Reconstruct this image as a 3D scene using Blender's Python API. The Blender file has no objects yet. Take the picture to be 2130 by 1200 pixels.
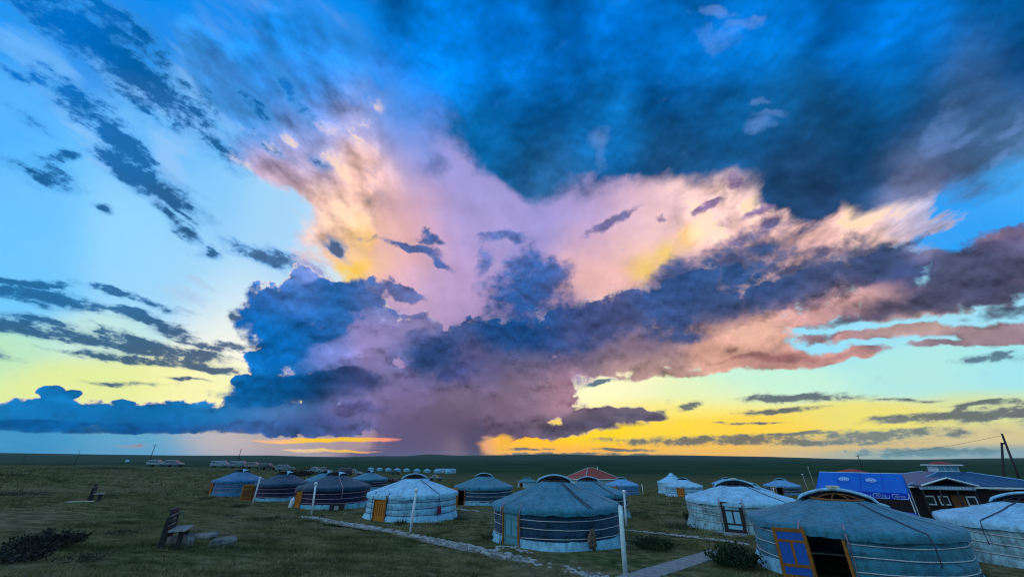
import bpy, bmesh, math, random
import numpy as np
from mathutils import Vector, Matrix, noise as mnoise

random.seed(7)
rng = np.random.default_rng(7)
SC = bpy.context.scene
COL = SC.collection

# ------------------------------------------------------------------ camera
F_PX = 770.0                     # focal length in photo pixels (ultra-wide phone lens)
PW, PH = 2130.0, 1200.0
PITCH = math.radians(24.4)
EYE = Vector((0.0, 0.0, 3.4))    # camp ground level is z = 0, the viewer stands on a low rise
cam_data = bpy.data.cameras.new("camera")
cam_data.sensor_width = 36.0
cam_data.lens = 36.0 * F_PX / PW
cam_data.clip_start = 0.05
cam_data.clip_end = 60000.0
cam = bpy.data.objects.new("camera", cam_data)
COL.objects.link(cam)
cam.location = EYE
cam.rotation_euler = (math.radians(90) + PITCH, math.radians(0.0), 0.0)
SC.camera = cam

SC.render.engine = "CYCLES"
SC.cycles.use_adaptive_sampling = True
SC.cycles.adaptive_threshold = 0.008
SC.cycles.adaptive_min_samples = 16
SC.cycles.filter_width = 1.1
SC.cycles.use_denoising = True
SC.cycles.max_bounces = 4
SC.cycles.diffuse_bounces = 2
SC.cycles.glossy_bounces = 2
SC.cycles.transparent_max_bounces = 8
SC.cycles.volume_bounces = 1
SC.cycles.caustics_reflective = False
SC.cycles.caustics_refractive = False
SC.view_settings.view_transform = "Standard"
SC.view_settings.look = "None"
SC.view_settings.exposure = 0.0
SC.view_settings.gamma = 1.0


def pixdir(x, y):
    """unit world direction seen at a photo pixel"""
    dx, dy = x - PW / 2, y - PH / 2
    c, s = math.cos(PITCH), math.sin(PITCH)
    v = Vector((dx, F_PX * c + dy * s, F_PX * s - dy * c))
    return v.normalized()


def lin(rgb):
    return tuple(((c / 255.0) / 12.92 if c / 255.0 <= 0.04045 else ((c / 255.0 + 0.055) / 1.055) ** 2.4) for c in rgb)

# ------------------------------------------------------------------ world: dusk sky with procedural clouds
# The clouds live in direction space: P = stereographic chart of the sky about due north on the horizon.
SUN_AZ, SUN_EL = -0.06, 0.035
world = bpy.data.worlds.new("World")
SC.world = world
world.use_nodes = True
world.cycles.sampling_method = "NONE"     # a soft sky without a sun disc: bounce rays find it
NT = world.node_tree
NT.nodes.clear()


def LK(a, b):
    NT.links.new(a, b)


def grouped(name, ins, out_type, build):
    """build nodes inside a small group (keeps node creation fast) and return its output socket"""
    global NT
    outer = NT
    g = bpy.data.node_groups.new(name, "ShaderNodeTree")
    for i in range(len(ins)):
        g.interface.new_socket("v%d" % i, in_out="INPUT", socket_type="NodeSocketVector")
    g.interface.new_socket("out", in_out="OUTPUT", socket_type=out_type)
    gi, go = g.nodes.new("NodeGroupInput"), g.nodes.new("NodeGroupOutput")
    NT = g
    LK(build(*gi.outputs[:len(ins)]), go.inputs[0])
    NT = outer
    n = NT.nodes.new("ShaderNodeGroup")
    n.node_tree = g
    for i, v in enumerate(ins):
        LK(v, n.inputs[i])
    return n.outputs[0]


def setin(node, i, v):
    if v is None:
        return
    if isinstance(v, bpy.types.NodeSocket):
        LK(v, node.inputs[i])
    else:
        node.inputs[i].default_value = v


def M(op, a, b=None, c=None, clamp=False):
    n = NT.nodes.new("ShaderNodeMath")
    n.operation = op
    n.use_clamp = clamp
    for i, v in enumerate((a, b, c)):
        setin(n, i, v)
    return n.outputs[0]


def V(op, a, b=None, c=None, scale=None):
    n = NT.nodes.new("ShaderNodeVectorMath")
    n.operation = op
    for i, v in enumerate((a, b, c)):
        setin(n, i, v)
    if scale is not None:
        setin(n, 3, scale)
    return n.outputs[1] if op in ("DOT_PRODUCT", "LENGTH", "DISTANCE") else n.outputs[0]


def smooth(x, lo, hi):
    n = NT.nodes.new("ShaderNodeMapRange")
    n.interpolation_type = "SMOOTHSTEP"
    for key, v in (("From Min", lo), ("From Max", hi)):
        if isinstance(v, bpy.types.NodeSocket):
            LK(v, n.inputs[key])
        else:
            n.inputs[key].default_value = float(v)
    LK(x, n.inputs["Value"])
    return n.outputs["Result"]


def mixv(f, a, b):
    """a*(1-f)+b*f on colours held as vectors"""
    n = NT.nodes.new("ShaderNodeMix")
    n.data_type = "VECTOR"
    n.clamp_factor = True
    setin(n, 0, f)
    setin(n, 4, a)
    setin(n, 5, b)
    return n.outputs[1]


def noise(vec, scale, detail=6.0, rough=0.55, dim="2D", lac=2.0, color=False):
    n = NT.nodes.new("ShaderNodeTexNoise")
    n.noise_dimensions = dim
    LK(vec, n.inputs["Vector"])
    n.inputs["Scale"].default_value = scale
    n.inputs["Detail"].default_value = detail
    n.inputs["Roughness"].default_value = rough
    n.inputs["Lacunarity"].default_value = lac
    return n.outputs["Color" if color else "Fac"]


def mapping(vec, loc=(0, 0, 0), rot=0.0, scale=(1, 1, 1), kind="TEXTURE"):
    n = NT.nodes.new("ShaderNodeMapping")
    n.vector_type = kind
    LK(vec, n.inputs[0])
    n.inputs[1].default_value = loc
    n.inputs[2].default_value = (0, 0, rot)
    n.inputs[3].default_value = scale
    return n.outputs[0]


def chart(x, y):
    d = pixdir(x, y)
    return np.array((d.x / (1 + d.y), d.z / (1 + d.y)))


def affine(cx, cy, rx, ry, ang):
    """rows (a, b, c) with u = a*sx + b*sz + c, so that |(u, v)| = 1 on the ellipse seen at those pixels"""
    t = math.radians(ang)
    c = chart(cx, cy)
    e1 = (chart(cx + rx * math.cos(t), cy + rx * math.sin(t)) - chart(cx - rx * math.cos(t), cy - rx * math.sin(t))) / 2
    e2 = (chart(cx - ry * math.sin(t), cy + ry * math.cos(t)) - chart(cx + ry * math.sin(t), cy - ry * math.cos(t))) / 2
    A = np.linalg.inv(np.array([[e1[0], e2[0]], [e1[1], e2[1]]]))
    o = -A @ c
    return tuple(map(float, (A[0, 0], A[0, 1], o[0]))), tuple(map(float, (A[1, 0], A[1, 1], o[1])))


EDGE = 0.375
LSE_K = 5.0


def triple_weights(X, Z, items, base):
    """three gaussians at once: X and Z carry the chart coordinate in all three channels"""
    rows = [affine(*it) for it in items]
    while len(rows) < 3:
        rows.append(((0.0, 0.0, 30.0), (0.0, 0.0, 30.0)))
    col = lambda j, k: tuple(r[j][k] for r in rows)
    u = V("MULTIPLY_ADD", X, col(0, 0), V("MULTIPLY_ADD", Z, col(0, 1), col(0, 2)))
    v = V("MULTIPLY_ADD", X, col(1, 0), V("MULTIPLY_ADD", Z, col(1, 1), col(1, 2)))
    return V("POWER", (base, base, base), V("MULTIPLY_ADD", u, u, V("MULTIPLY", v, v)))


def field(H, blobs, k=None):
    """smooth union of ellipses: value EDGE on each outline, 1 at the middle, falling outside"""
    def build(X, Z):
        acc = None
        for i in range(0, len(blobs), 3):
            bs = blobs[i:i + 3]
            w = triple_weights(X, Z, [tuple(b[:4]) + ((b[4],) if len(b) > 4 else (0.0,)) for b in bs], math.exp(-LSE_K))
            amps = [math.exp(-LSE_K * (1 - b[5]) / 0.625) if len(b) > 5 else 1.0 for b in bs]
            if any(a != 1.0 for a in amps):
                w = V("MULTIPLY", w, tuple(amps + [1.0] * (3 - len(amps))))
            acc = w if acc is None else V("ADD", acc, w)
        S = M("MAXIMUM", V("DOT_PRODUCT", acc, (1, 1, 1)), 1e-6)
        return M("MULTIPLY_ADD", M("LOGARITHM", S, math.e), 0.625 / LSE_K, 1.0)
    return grouped("cloud_field", H, "NodeSocketFloat", build)


def colours(H, samples, r0=70.0, default=None, wdef=1e-4):
    """normalised gaussian blend of colour samples given at sky positions"""
    if default is None:
        default = samples[0][2]

    def build(X, Z):
        acc = [tuple_l for tuple_l in lin(default)]
        acc = [c * wdef for c in acc] + [wdef]
        for i in range(0, len(samples), 3):
            ss = samples[i:i + 3]
            items = []
            for q in ss:
                rx = q[3] if len(q) > 3 else r0
                ry = q[4] if len(q) > 4 else rx
                items.append((q[0], q[1], rx, ry, 0.0))
            w = triple_weights(X, Z, items, 0.3679)
            cs = [lin(q[2]) for q in ss] + [(0, 0, 0)] * (3 - len(ss))
            for ch in range(3):
                acc[ch] = M("ADD", V("DOT_PRODUCT", w, tuple(c[ch] for c in cs)), acc[ch])
            acc[3] = M("ADD", V("DOT_PRODUCT", w, (1, 1, 1)), acc[3])
        inv = M("DIVIDE", 1.0, acc[3])
        c = NT.nodes.new("ShaderNodeCombineXYZ")
        for ch in range(3):
            LK(acc[ch], c.inputs[ch])
        return V("SCALE", c.outputs[0], scale=inv)
    return grouped("sky_colours", H, "NodeSocketVector", build)


def splat(s):
    c = NT.nodes.new("ShaderNodeCombineXYZ")
    for i in range(3):
        LK(s, c.inputs[i])
    return c.outputs[0]


def charts(vec):
    n = NT.nodes.new("ShaderNodeSeparateXYZ")
    LK(vec, n.inputs[0])
    return (splat(n.outputs[0]), splat(n.outputs[1]))


def background(col):
    n = NT.nodes.new("ShaderNodeBackground")
    LK(col, n.inputs["Color"])
    return n.outputs[0]


def layer(cov, under, col):
    n = NT.nodes.new("ShaderNodeMixShader")
    setin(n, 0, cov)
    LK(under, n.inputs[1])
    LK(background(col), n.inputs[2])
    return n.outputs[0]


tc = NT.nodes.new("ShaderNodeTexCoord")
D = V("NORMALIZE", tc.outputs["Generated"])
sep = NT.nodes.new("ShaderNodeSeparateXYZ")
LK(D, sep.inputs[0])
DX, DY, DZ = sep.outputs
den = M("ADD", M("MAXIMUM", DY, -0.93), 1.0)
SX, SZ = M("DIVIDE", DX, den), M("DIVIDE", DZ, den)
cmb = NT.nodes.new("ShaderNodeCombineXYZ")
LK(SX, cmb.inputs[0]); LK(SZ, cmb.inputs[1])
PP = cmb.outputs[0]
P0 = (splat(SX), splat(SZ))
# noise chart: features shrink towards the horizon as clouds get farther
QC = 0.20
lift = M("MAXIMUM", M("ADD", SZ, QC), 0.05)
qc = NT.nodes.new("ShaderNodeCombineXYZ")
LK(M("DIVIDE", SX, lift), qc.inputs[0]); LK(M("LOGARITHM", lift, math.e), qc.inputs[1])
Q = qc.outputs[0]
# cloud-base plane for the overhead deck
pl = M("DIVIDE", 1.0, M("ADD", M("MAXIMUM", DZ, 0.0), 0.16))
PLN = V("SCALE", D, scale=pl)

amp = M("MULTIPLY_ADD", smooth(SZ, 0.0, 0.22), 0.85, 0.15)


def warped(seed, scale, strength, detail=5.0, squash=1.0, rough=0.55, plain=False):
    v = V("ADD", PP if plain else Q, (seed, seed * 1.7, 0))
    if squash != 1.0:
        v = V("MULTIPLY", v, (1.0, squash, 1.0))
    n = noise(v, scale, detail, rough, "2D", color=True)
    off = V("MULTIPLY", V("SUBTRACT", n, (0.5, 0.5, 0.5)), (strength, strength * 0.9, 0))
    return charts(V("ADD", PP, V("SCALE", off, scale=amp)))


PA = warped(3.1, 2.6, 0.16, 6.0)            # big soft warps (anvil, deck)
PB = warped(9.7, 13.0, 0.075, 7.0, plain=True)   # cumulus warps
PC = warped(5.3, 5.0, 0.05, 6.0)            # streak warps
PCOL = warped(1.9, 4.0, 0.06, 4.0)          # gentle warp for colour charts

LOWQ = V("MULTIPLY", PP, (1.0, 1.25, 1.0))
nC = noise(LOWQ, 24.0, 9.0, 0.62)                                  # cumulus detail
nCs = noise(V("ADD", LOWQ, (0.0, -0.010, 0)), 24.0, 6.0, 0.6)      # the same, a step towards the light
relief = M("SUBTRACT", nC, nCs)
nB = noise(V("ADD", LOWQ, (4.0, 2.0, 0)), 9.0, 7.0, 0.55)          # broad billows
nH = noise(V("ADD", LOWQ, (1.7, 5.5, 0)), 70.0, 6.0, 0.65)           # ragged fringe
nM = noise(V("ADD", PP, (8.0, 3.0, 0)), 7.0, 6.0, 0.5)               # soft mottling of the deck
nE = noise(V("ADD", Q, (6.0, 2.0, 0)), 4.5, 8.0, 0.6)              # high cloud texture
nD = noise(V("ADD", PLN, (2.2, 0.4, 0)), 3.2, 7.0, 0.55, "3D")  # deck texture on its plane

# --- clear sky
BASE = [
    (0, 0, (0, 150, 250), 120), (250, 20, (0, 140, 240), 120), (0, 250, (75, 178, 255), 110), (60, 420, (105, 195, 255), 110),
    (300, 500, (150, 215, 255), 110), (470, 620, (200, 230, 248), 70), (430, 440, (135, 202, 252), 80), (560, 470, (165, 214, 250), 70), (400, 560, (160, 215, 250), 80), (60, 560, (110, 200, 255), 100), (330, 300, (110, 190, 252), 90),
    (0, 720, (190, 235, 190), 90, 40), (200, 700, (200, 235, 225), 90, 40), (200, 790, (228, 240, 158), 120, 40), (420, 790, (250, 246, 175), 100, 45),
    (480, 700, (250, 250, 235), 70, 70), (30, 930, (35, 145, 200), 140, 22), (280, 930, (90, 165, 205), 120, 22), (460, 925, (190, 182, 185), 70, 18),
    (600, 925, (175, 165, 170), 80, 25), (740, 925, (160, 140, 155), 80, 25),
    (740, 440, (200, 225, 250), 60), (700, 540, (205, 232, 252), 60),
    (1060, 920, (255, 185, 40), 90, 25), (1200, 905, (255, 212, 10), 120, 26), (1180, 935, (255, 180, 60), 130, 12), (1330, 890, (255, 220, 40), 110, 25),
    (1270, 815, (255, 252, 200), 90, 25), (1450, 820, (230, 246, 190), 110, 25), (1400, 850, (255, 235, 110), 120, 20), (1600, 790, (200, 245, 220), 110, 30), (1900, 770, (178, 236, 230), 120, 40),
    (2100, 770, (160, 232, 240), 90, 40), (1680, 690, (150, 225, 250), 120, 50), (2000, 430, (40, 160, 248), 120, 70), (2120, 380, (60, 172, 250), 100, 70), (1880, 640, (160, 225, 246), 110, 50),
    (1550, 890, (255, 215, 70), 140, 25), (1800, 870, (240, 228, 120), 140, 25), (2080, 850, (218, 228, 160), 120, 28), (2060, 905, (215, 200, 150), 120, 20), (2080, 940, (140, 170, 175), 110, 12),
    (1750, 930, (222, 195, 135), 140, 16), (1450, 930, (252, 195, 80), 130, 16), (1850, 946, (150, 180, 175), 110, 8),
    (700, 40, (0, 138, 238), 130), (1100, 20, (0, 128, 225), 150), (1600, 20, (0, 125, 220), 150), (2050, 20, (0, 118, 210), 150),
    (1065, -500, (20, 125, 220), 300), (-500, 300, (90, 180, 245), 300), (2600, 300, (80, 165, 235), 300), (-500, 850, (150, 205, 215), 200, 100), (2600, 850, (190, 205, 185), 200, 100),
]
clear = colours(P0, BASE, default=(125, 190, 235), wdef=3e-4)
sky = NT.nodes.new("ShaderNodeTexSky")
sky.sky_type = "NISHITA"
sky.sun_disc = False
sky.sun_elevation = SUN_EL
sky.sun_rotation = SUN_AZ
clear = V("ADD", clear, V("SCALE", sky.outputs[0], scale=0.004))

# thin high veil over the clear sky
veil = smooth(noise(V("MULTIPLY", Q, (1.0, 2.2, 1.0)), 2.2, 6.0, 0.55), 0.45, 0.75)
clear = mixv(M("MULTIPLY", veil, 0.22), clear, V("ADD", V("SCALE", clear, scale=0.75), (0.16, 0.16, 0.19)))
out = background(clear)

# --- pale torn wisps between the streaks
fW = field(PA, [(330, 250, 120, 40, 40), (420, 200, 150, 60, 42), (250, 190, 130, 20, 40), (520, 130, 160, 90, 45), (620, 60, 150, 80, 40), (150, 270, 140, 20, 38), (330, 330, 110, 30, 50), (60, 120, 90, 30, 30), (420, 600, 90, 20, 10, 0.8), (480, 560, 60, 20, 5, 0.8)])
nW = noise(mapping(Q, rot=math.radians(-38), scale=(1.0, 0.4, 1.0)), 7.0, 8.0, 0.62)
mW = M("MULTIPLY_ADD", M("SUBTRACT", nW, 0.5), 2.2, fW)
out = layer(M("MULTIPLY", smooth(mW, 0.1, 1.1), 0.75), out, colours(P0, [(300, 250, (150, 200, 250), 150), (520, 130, (105, 165, 240), 120), (100, 150, (110, 185, 252), 120), (450, 590, (175, 205, 235), 100)]))

# --- the anvil: lavender and peach sheet spreading from the storm
ANV = [
    (900, 480, 260, 150), (640, 370, 200, 75, 22), (560, 250, 170, 75, 40), (430, 120, 170, 80, 45, 0.8), (640, 110, 200, 150, 40, 0.85),
    (1050, 560, 330, 170), (1330, 460, 330, 115, -12), (760, 500, 45, 85, 0), (1560, 420, 110, 70, 0), (1500, 510, 180, 80, -20),
    (1820, 450, 130, 55, -18), (1640, 520, 100, 40, -15), (830, 300, 160, 120, 20), (1930, 415, 90, 35, -25, 0.7), (880, 650, 160, 100), (900, 790, 230, 110), (1120, 720, 160, 110), (680, 730, 100, 90), (1430, 650, 230, 80, -14), (1330, 735, 220, 34), (1700, 535, 130, 55, -15), (1600, 610, 150, 60, -18),
]
fA = field(PA, ANV, 0.15)
mA = M("ADD", M("MULTIPLY", fA, 1.0), M("MULTIPLY", M("SUBTRACT", nE, 0.5), 1.0))
covA = smooth(mA, 0.24, 0.54)
ACOL = [
    (480, 400, (185, 180, 220), 60), (560, 430, (220, 190, 205), 60), (600, 390, (205, 170, 195), 70), (680, 430, (248, 205, 180), 60), (760, 380, (250, 200, 185), 60), (720, 330, (245, 195, 175), 45),
    (745, 470, (255, 208, 130), 30), (742, 566, (255, 208, 10), 26), (765, 540, (255, 205, 60), 24), (800, 550, (250, 198, 150), 34), (730, 510, (250, 205, 160), 30), (770, 488, (255, 205, 60), 16), (800, 490, (240, 190, 170), 40), (850, 440, (215, 170, 190), 70), (850, 540, (240, 185, 180), 55), (950, 380, (160, 155, 218), 80),
    (1000, 460, (166, 156, 214), 90), (1150, 440, (158, 150, 212), 90), (1250, 430, (188, 165, 212), 70), (1350, 440, (228, 188, 206), 70),
    (1450, 410, (250, 208, 205), 70), (1560, 400, (255, 214, 205), 60), (1330, 552, (255, 215, 50), 28), (1385, 522, (255, 215, 60), 24), (1440, 488, (255, 208, 110), 24), (1310, 510, (245, 200, 190), 40), (1370, 480, (246, 202, 195), 40), (1250, 560, (245, 190, 182), 70),
    (850, 640, (200, 168, 206), 80), (950, 560, (190, 160, 206), 80), (900, 780, (150, 130, 180), 120), (1120, 720, (140, 125, 175), 100), (680, 730, (130, 140, 205), 90), (1430, 640, (180, 150, 170), 110, 60), (1380, 740, (228, 180, 168), 120, 40), (1650, 600, (225, 180, 180), 90), (650, 250, (110, 155, 232), 70), (500, 200, (70, 155, 232), 90), (560, 110, (20, 140, 236), 90),
    (740, 235, (190, 180, 220), 50), (640, 320, (175, 175, 222), 55), (450, 310, (95, 150, 218), 70), (700, 120, (40, 140, 232), 80), (800, 200, (40, 135, 222), 70),
    (850, 320, (130, 150, 222), 70), (1590, 530, (255, 200, 185), 60), (1700, 520, (235, 185, 180), 60), (1800, 450, (252, 208, 195), 70), (1920, 440, (180, 180, 215), 70),
]
colA = colours(PCOL, ACOL, default=(70, 150, 228), wdef=1e-4)
# mammatus-like lumps, stronger near the lit left limb
lump = noise(V("ADD", Q, (7.0, 1.0, 0)), 6.0, 6.0, 0.55)
lumps = noise(V("ADD", Q, (7.02, 1.035, 0)), 6.0, 6.0, 0.55)
leftlimb = field(P0, [(600, 330, 230, 170, 30), (560, 180, 260, 160, 30), (1600, 440, 200, 110), (1820, 450, 140, 70)])
lumpy = M("MULTIPLY_ADD", smooth(leftlimb, 0.0, 0.6), 2.6, 0.5)
colA = V("SCALE", colA, scale=M("MULTIPLY_ADD", M("SUBTRACT", lump, lumps), lumpy, 1.0))
glint = M("MULTIPLY", smooth(M("SUBTRACT", lump, lumps), 0.035, 0.11), field(PA, [(640, 370, 190, 110, 25), (745, 240, 45, 60, 45), (1560, 430, 170, 80), (1800, 460, 130, 70, -15), (1620, 525, 80, 45, -15)], 0.2), clamp=True)
colA = mixv(M("MULTIPLY", glint, 0.9), colA, lin((255, 222, 185)))
blot = M("MULTIPLY", smooth(noise(V("MULTIPLY", V("ADD", Q, (2.0, 7.0, 0)), (1.0, 1.3, 1.0)), 5.0, 7.0, 0.6), 0.52, 0.68), field(PA, [(600, 250, 260, 190, 35), (700, 330, 120, 70, 20)], 0.2), clamp=True)
colA = mixv(M("MULTIPLY", blot, 0.75), colA, lin((62, 125, 205)))
out = layer(covA, out, colA)

# --- high dark streaks, upper left
STK = [
    (200, 55, 215, 78, 42), (310, 175, 160, 56, 34), (140, 205, 150, 30, 36), (250, 285, 120, 36, 48), (330, 390, 120, 34, 32), (60, 250, 80, 14, 36, 0.8),
    (105, 358, 62, 24, 30), (140, 332, 44, 12, 5), (212, 438, 26, 12, 10), (372, 470, 52, 13, 40), (434, 526, 22, 14, 0), (545, 525, 75, 16, 18), (700, 520, 26, 10, 45), (390, 455, 40, 8, 40),
    (680, 345, 30, 16, 30, 0.8), (450, 300, 90, 20, 40, 0.7), (400, 230, 80, 26, 35, 0.8), (520, 210, 90, 22, 45, 0.75), (620, 190, 90, 20, 55, 0.75), (560, 300, 80, 16, 35, 0.75), (310, 330, 60, 18, 50, 0.9), (20, 150, 60, 12, 30, 0.8),
]
fS = field(PC, STK, 0.08)
nS = noise(mapping(Q, rot=math.radians(-38), scale=(1.0, 0.5, 1.0)), 8.0, 8.0, 0.66)
mS = M("ADD", fS, M("MULTIPLY", M("SUBTRACT", nS, 0.5), 2.2))
mS = M("MULTIPLY_ADD", M("SUBTRACT", nH, 0.5), 1.6, mS)
covS = M("MULTIPLY_ADD", smooth(mS, -0.5, 0.7), 0.42, M("MULTIPLY", smooth(mS, 0.25, 0.95), 0.58))
colS = colours(P0, [(150, 60, (0, 108, 196), 150), (300, 190, (0, 88, 152), 100), (250, 300, (8, 92, 160), 100), (330, 400, (8, 86, 142), 100), (110, 360, (8, 82, 138), 90), (430, 520, (20, 88, 138), 90), (560, 530, (52, 92, 138), 90)], default=(20, 110, 190))
colS = mixv(smooth(mS, 0.3, 1.0), lin((62, 146, 218)), colS)
colS = V("SCALE", colS, scale=M("MULTIPLY_ADD", M("SUBTRACT", nM, 0.5), -1.2, 1.0))
out = layer(M("MULTIPLY", covS, 0.94), out, colS)

# --- the dark deck overhead
DCK = [
    (1130, 170, 330, 200), (1480, 200, 420, 200), (1880, 190, 420, 190, -8), (1800, 345, 260, 80, -10), (1700, 420, 60, 60), (1070, 325, 140, 70, 25), (2130, 170, 330, 110, -20),
    (900, 90, 200, 130, 0, 0.8), (1380, 320, 220, 50, -3), (1065, -250, 900, 330), (1650, 400, 70, 60, 30), (2100, -150, 600, 330),
]
fD = field(PA, DCK, 0.2)
mD = M("ADD", fD, M("MULTIPLY", M("SUBTRACT", nE, 0.5), 0.7))
mD = M("MULTIPLY_ADD", M("SUBTRACT", nM, 0.5), 0.9, mD)
covD = smooth(mD, 0.12, 0.66)
DCOL = [
    (900, 120, (0, 120, 216)), (1050, 60, (0, 112, 206)), (1100, 160, (0, 102, 190)), (1100, 260, (6, 90, 155)), (1030, 320, (6, 92, 152)), (1150, 380, (44, 102, 156)), (1250, 290, (10, 108, 182)),
    (1400, 130, (0, 102, 188)), (1450, 230, (10, 86, 146)), (1420, 330, (28, 84, 136)), (1520, 60, (0, 116, 208)), (1600, 240, (12, 92, 154)), (1650, 350, (32, 80, 128)), (1700, 430, (44, 80, 128)),
    (1850, 90, (0, 102, 188)), (1900, 220, (8, 88, 148)), (1800, 320, (14, 80, 132)), (2000, 330, (48, 86, 128)), (2050, 200, (55, 100, 155)), (2110, 80, (0, 85, 152)), (2110, 290, (80, 122, 168)), (1950, 400, (120, 126, 165)),
    (780, 280, (80, 140, 222)), (1250, 20, (0, 108, 200)), (1750, 20, (0, 108, 200)),
]
colD = colours(PCOL, DCOL, r0=85, default=(10, 105, 190), wdef=1e-4)
colD = V("SCALE", colD, scale=M("MULTIPLY_ADD", M("SUBTRACT", nD, 0.5), -0.7, 0.97))
colD = V("SCALE", colD, scale=M("MULTIPLY_ADD", M("SUBTRACT", nE, 0.5), -1.1, 1.0))
colD = V("SCALE", colD, scale=M("MULTIPLY_ADD", M("SUBTRACT", nM, 0.5), -2.1, 1.0))
colD = V("SCALE", colD, scale=M("MULTIPLY_ADD", M("SUBTRACT", nB, 0.5), -1.1, 1.0))
colD = V("SCALE", colD, scale=M("MULTIPLY_ADD", relief, 0.8, 1.0))
# ragged lighter holes
fH = field(PB, [(1500, 85, 34, 26, 20), (1535, 52, 26, 16), (1565, 38, 18, 9), (1480, 18, 40, 14), (1575, 262, 22, 22), (1600, 230, 34, 10), (1584, 195, 16, 9), (1240, 285, 28, 30), (1955, 275, 24, 60, 35), (1985, 285, 40, 14, -30), (2095, 270, 50, 14, -38), (2120, 330, 40, 12, -38), (1240, 335, 12, 24)])
hole = smooth(M("MULTIPLY_ADD", M("SUBTRACT", nB, 0.5), 1.5, M("MULTIPLY_ADD", M("SUBTRACT", nC, 0.5), 2.4, fH)), -0.35, 1.5)
colD = mixv(M("MULTIPLY", hole, 0.42), colD, lin((118, 158, 226)))
out = layer(covD, out, colD)

# --- low, thin, dark streaks near the horizon
LOW = [
    (40, 592, 100, 9, 7), (100, 625, 150, 15, 12), (260, 655, 120, 11, 12), (360, 690, 50, 14, 14), (275, 622, 105, 9, 14), (90, 680, 170, 20, 12), (290, 722, 170, 17, 10), (410, 735, 60, 14, 8), (330, 752, 190, 8, 7),
    (440, 716, 80, 9, 12), (430, 765, 80, 7, 10), (240, 745, 70, 8, 8), (495, 655, 22, 14, 20), (390, 788, 50, 4, 5, 0.8), (250, 797, 90, 5, 2, 0.7),
    (1650, 828, 115, 9, -2), (1620, 854, 80, 6, -4), (1880, 833, 70, 4), (2060, 840, 90, 6, -3), (2070, 862, 130, 12, -6), (1930, 868, 120, 10, -4), (1990, 856, 30, 10, -30), (1430, 848, 26, 8, -15), (2065, 746, 70, 9, -2),
    (1450, 916, 200, 9, 0), (1560, 912, 120, 9), (1830, 905, 170, 12, -2), (1700, 920, 150, 7), (1940, 940, 180, 10, 0), (1370, 858, 20, 7), (1560, 880, 60, 3), (1650, 902, 100, 4, -3), (1250, 797, 40, 5, -5), (1080, 934, 60, 3), (1300, 934, 60, 3), (1180, 945, 200, 4),
    (280, 925, 40, 5, 0, 0.8), (-200, 650, 300, 25, 5), (-300, 730, 300, 20, 3), (2400, 860, 300, 14, -4), (2450, 760, 200, 14, -4),
]
fL = field(PC, LOW, 0.05)
nL = noise(mapping(Q, rot=math.radians(-7), scale=(1.0, 0.33, 1.0)), 9.0, 8.0, 0.68)
mL = M("ADD", fL, M("MULTIPLY", M("SUBTRACT", nL, 0.5), 2.2))
mL = M("MULTIPLY_ADD", M("SUBTRACT", nH, 0.5), 1.9, mL)
covL = M("MULTIPLY_ADD", smooth(mL, -0.35, 0.6), 0.35, M("MULTIPLY", smooth(mL, 0.28, 0.85), 0.65))
colL = colours(P0, [(150, 620, (25, 105, 165), 150, 60), (150, 700, (15, 82, 130), 150, 60), (400, 740, (30, 80, 125), 120, 60), (1650, 830, (92, 104, 116), 150, 40), (2050, 860, (98, 108, 118), 150, 40), (1450, 916, (106, 112, 110), 150, 20), (1850, 905, (118, 136, 138), 150, 24), (1940, 940, (110, 152, 158), 150, 12), (2060, 745, (90, 120, 140), 120, 30), (600, 925, (150, 130, 140), 150, 15)], default=(70, 110, 140))
colL = V("SCALE", colL, scale=M("MULTIPLY_ADD", smooth(mL, 0.3, 1.1), -0.45, 1.3))
out = layer(M("MULTIPLY", covL, 0.92), out, colL)

# --- storm: towers, the long band to the right, the low bank to the left
STM = [
    # left tower
    (600, 660, 88, 80), (625, 585, 58, 42), (560, 735, 58, 62), (700, 645, 110, 62), (660, 745, 150, 60), (750, 690, 110, 60), (690, 600, 60, 22, 20), (500, 790, 26, 14, -15),
    # low bank
    (60, 864, 160, 36), (250, 868, 180, 34), (430, 864, 170, 40, -4), (600, 868, 190, 42), (100, 822, 30, 14), (150, 826, 24, 10), (260, 836, 30, 10), (-150, 860, 220, 42), (-500, 850, 300, 50),
    # centre
    (850, 700, 120, 60), (1000, 780, 220, 70), (850, 830, 190, 75), (1000, 720, 120, 60), (1120, 715, 100, 60), (560, 805, 70, 45), (650, 815, 140, 40), (900, 888, 130, 26), (1850, 590, 120, 46, -18),
    (1000, 850, 220, 68), (1090, 845, 110, 64), (1230, 874, 130, 24, -8), (1320, 858, 75, 12, 4), (1100, 893, 130, 18), (760, 780, 120, 60), (700, 875, 160, 32), (1170, 805, 36, 40, 30),
    # pink underside of the long band
    (1230, 680, 150, 62, -12), (1400, 640, 190, 62, -20), (1530, 640, 220, 60, -14), (1730, 590, 190, 40, -18), (1860, 690, 200, 16, -4), (1650, 665, 120, 22, -18),
    (1330, 735, 240, 46, -4), (1500, 725, 170, 46, -8), (1620, 748, 160, 22, -6), (1750, 738, 100, 12, -6), (1430, 772, 190, 14, -3), (1960, 682, 190, 20, -4), (2080, 690, 110, 24, -4), (1950, 714, 100, 11, -5), (2090, 520, 140, 40, -18), (2060, 575, 200, 55, -12), (1930, 620, 210, 30, -10), (2300, 560, 200, 90, -10),
]
fT = field(PB, STM, 0.06)
vor = NT.nodes.new("ShaderNodeTexVoronoi")
vor.voronoi_dimensions = "2D"
vor.feature = "SMOOTH_F1"
LK(LOWQ, vor.inputs["Vector"])
vor.inputs["Scale"].default_value = 40.0
vor.inputs["Detail"].default_value = 2.0
puff = M("SUBTRACT", 0.42, vor.outputs["Distance"])
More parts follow.
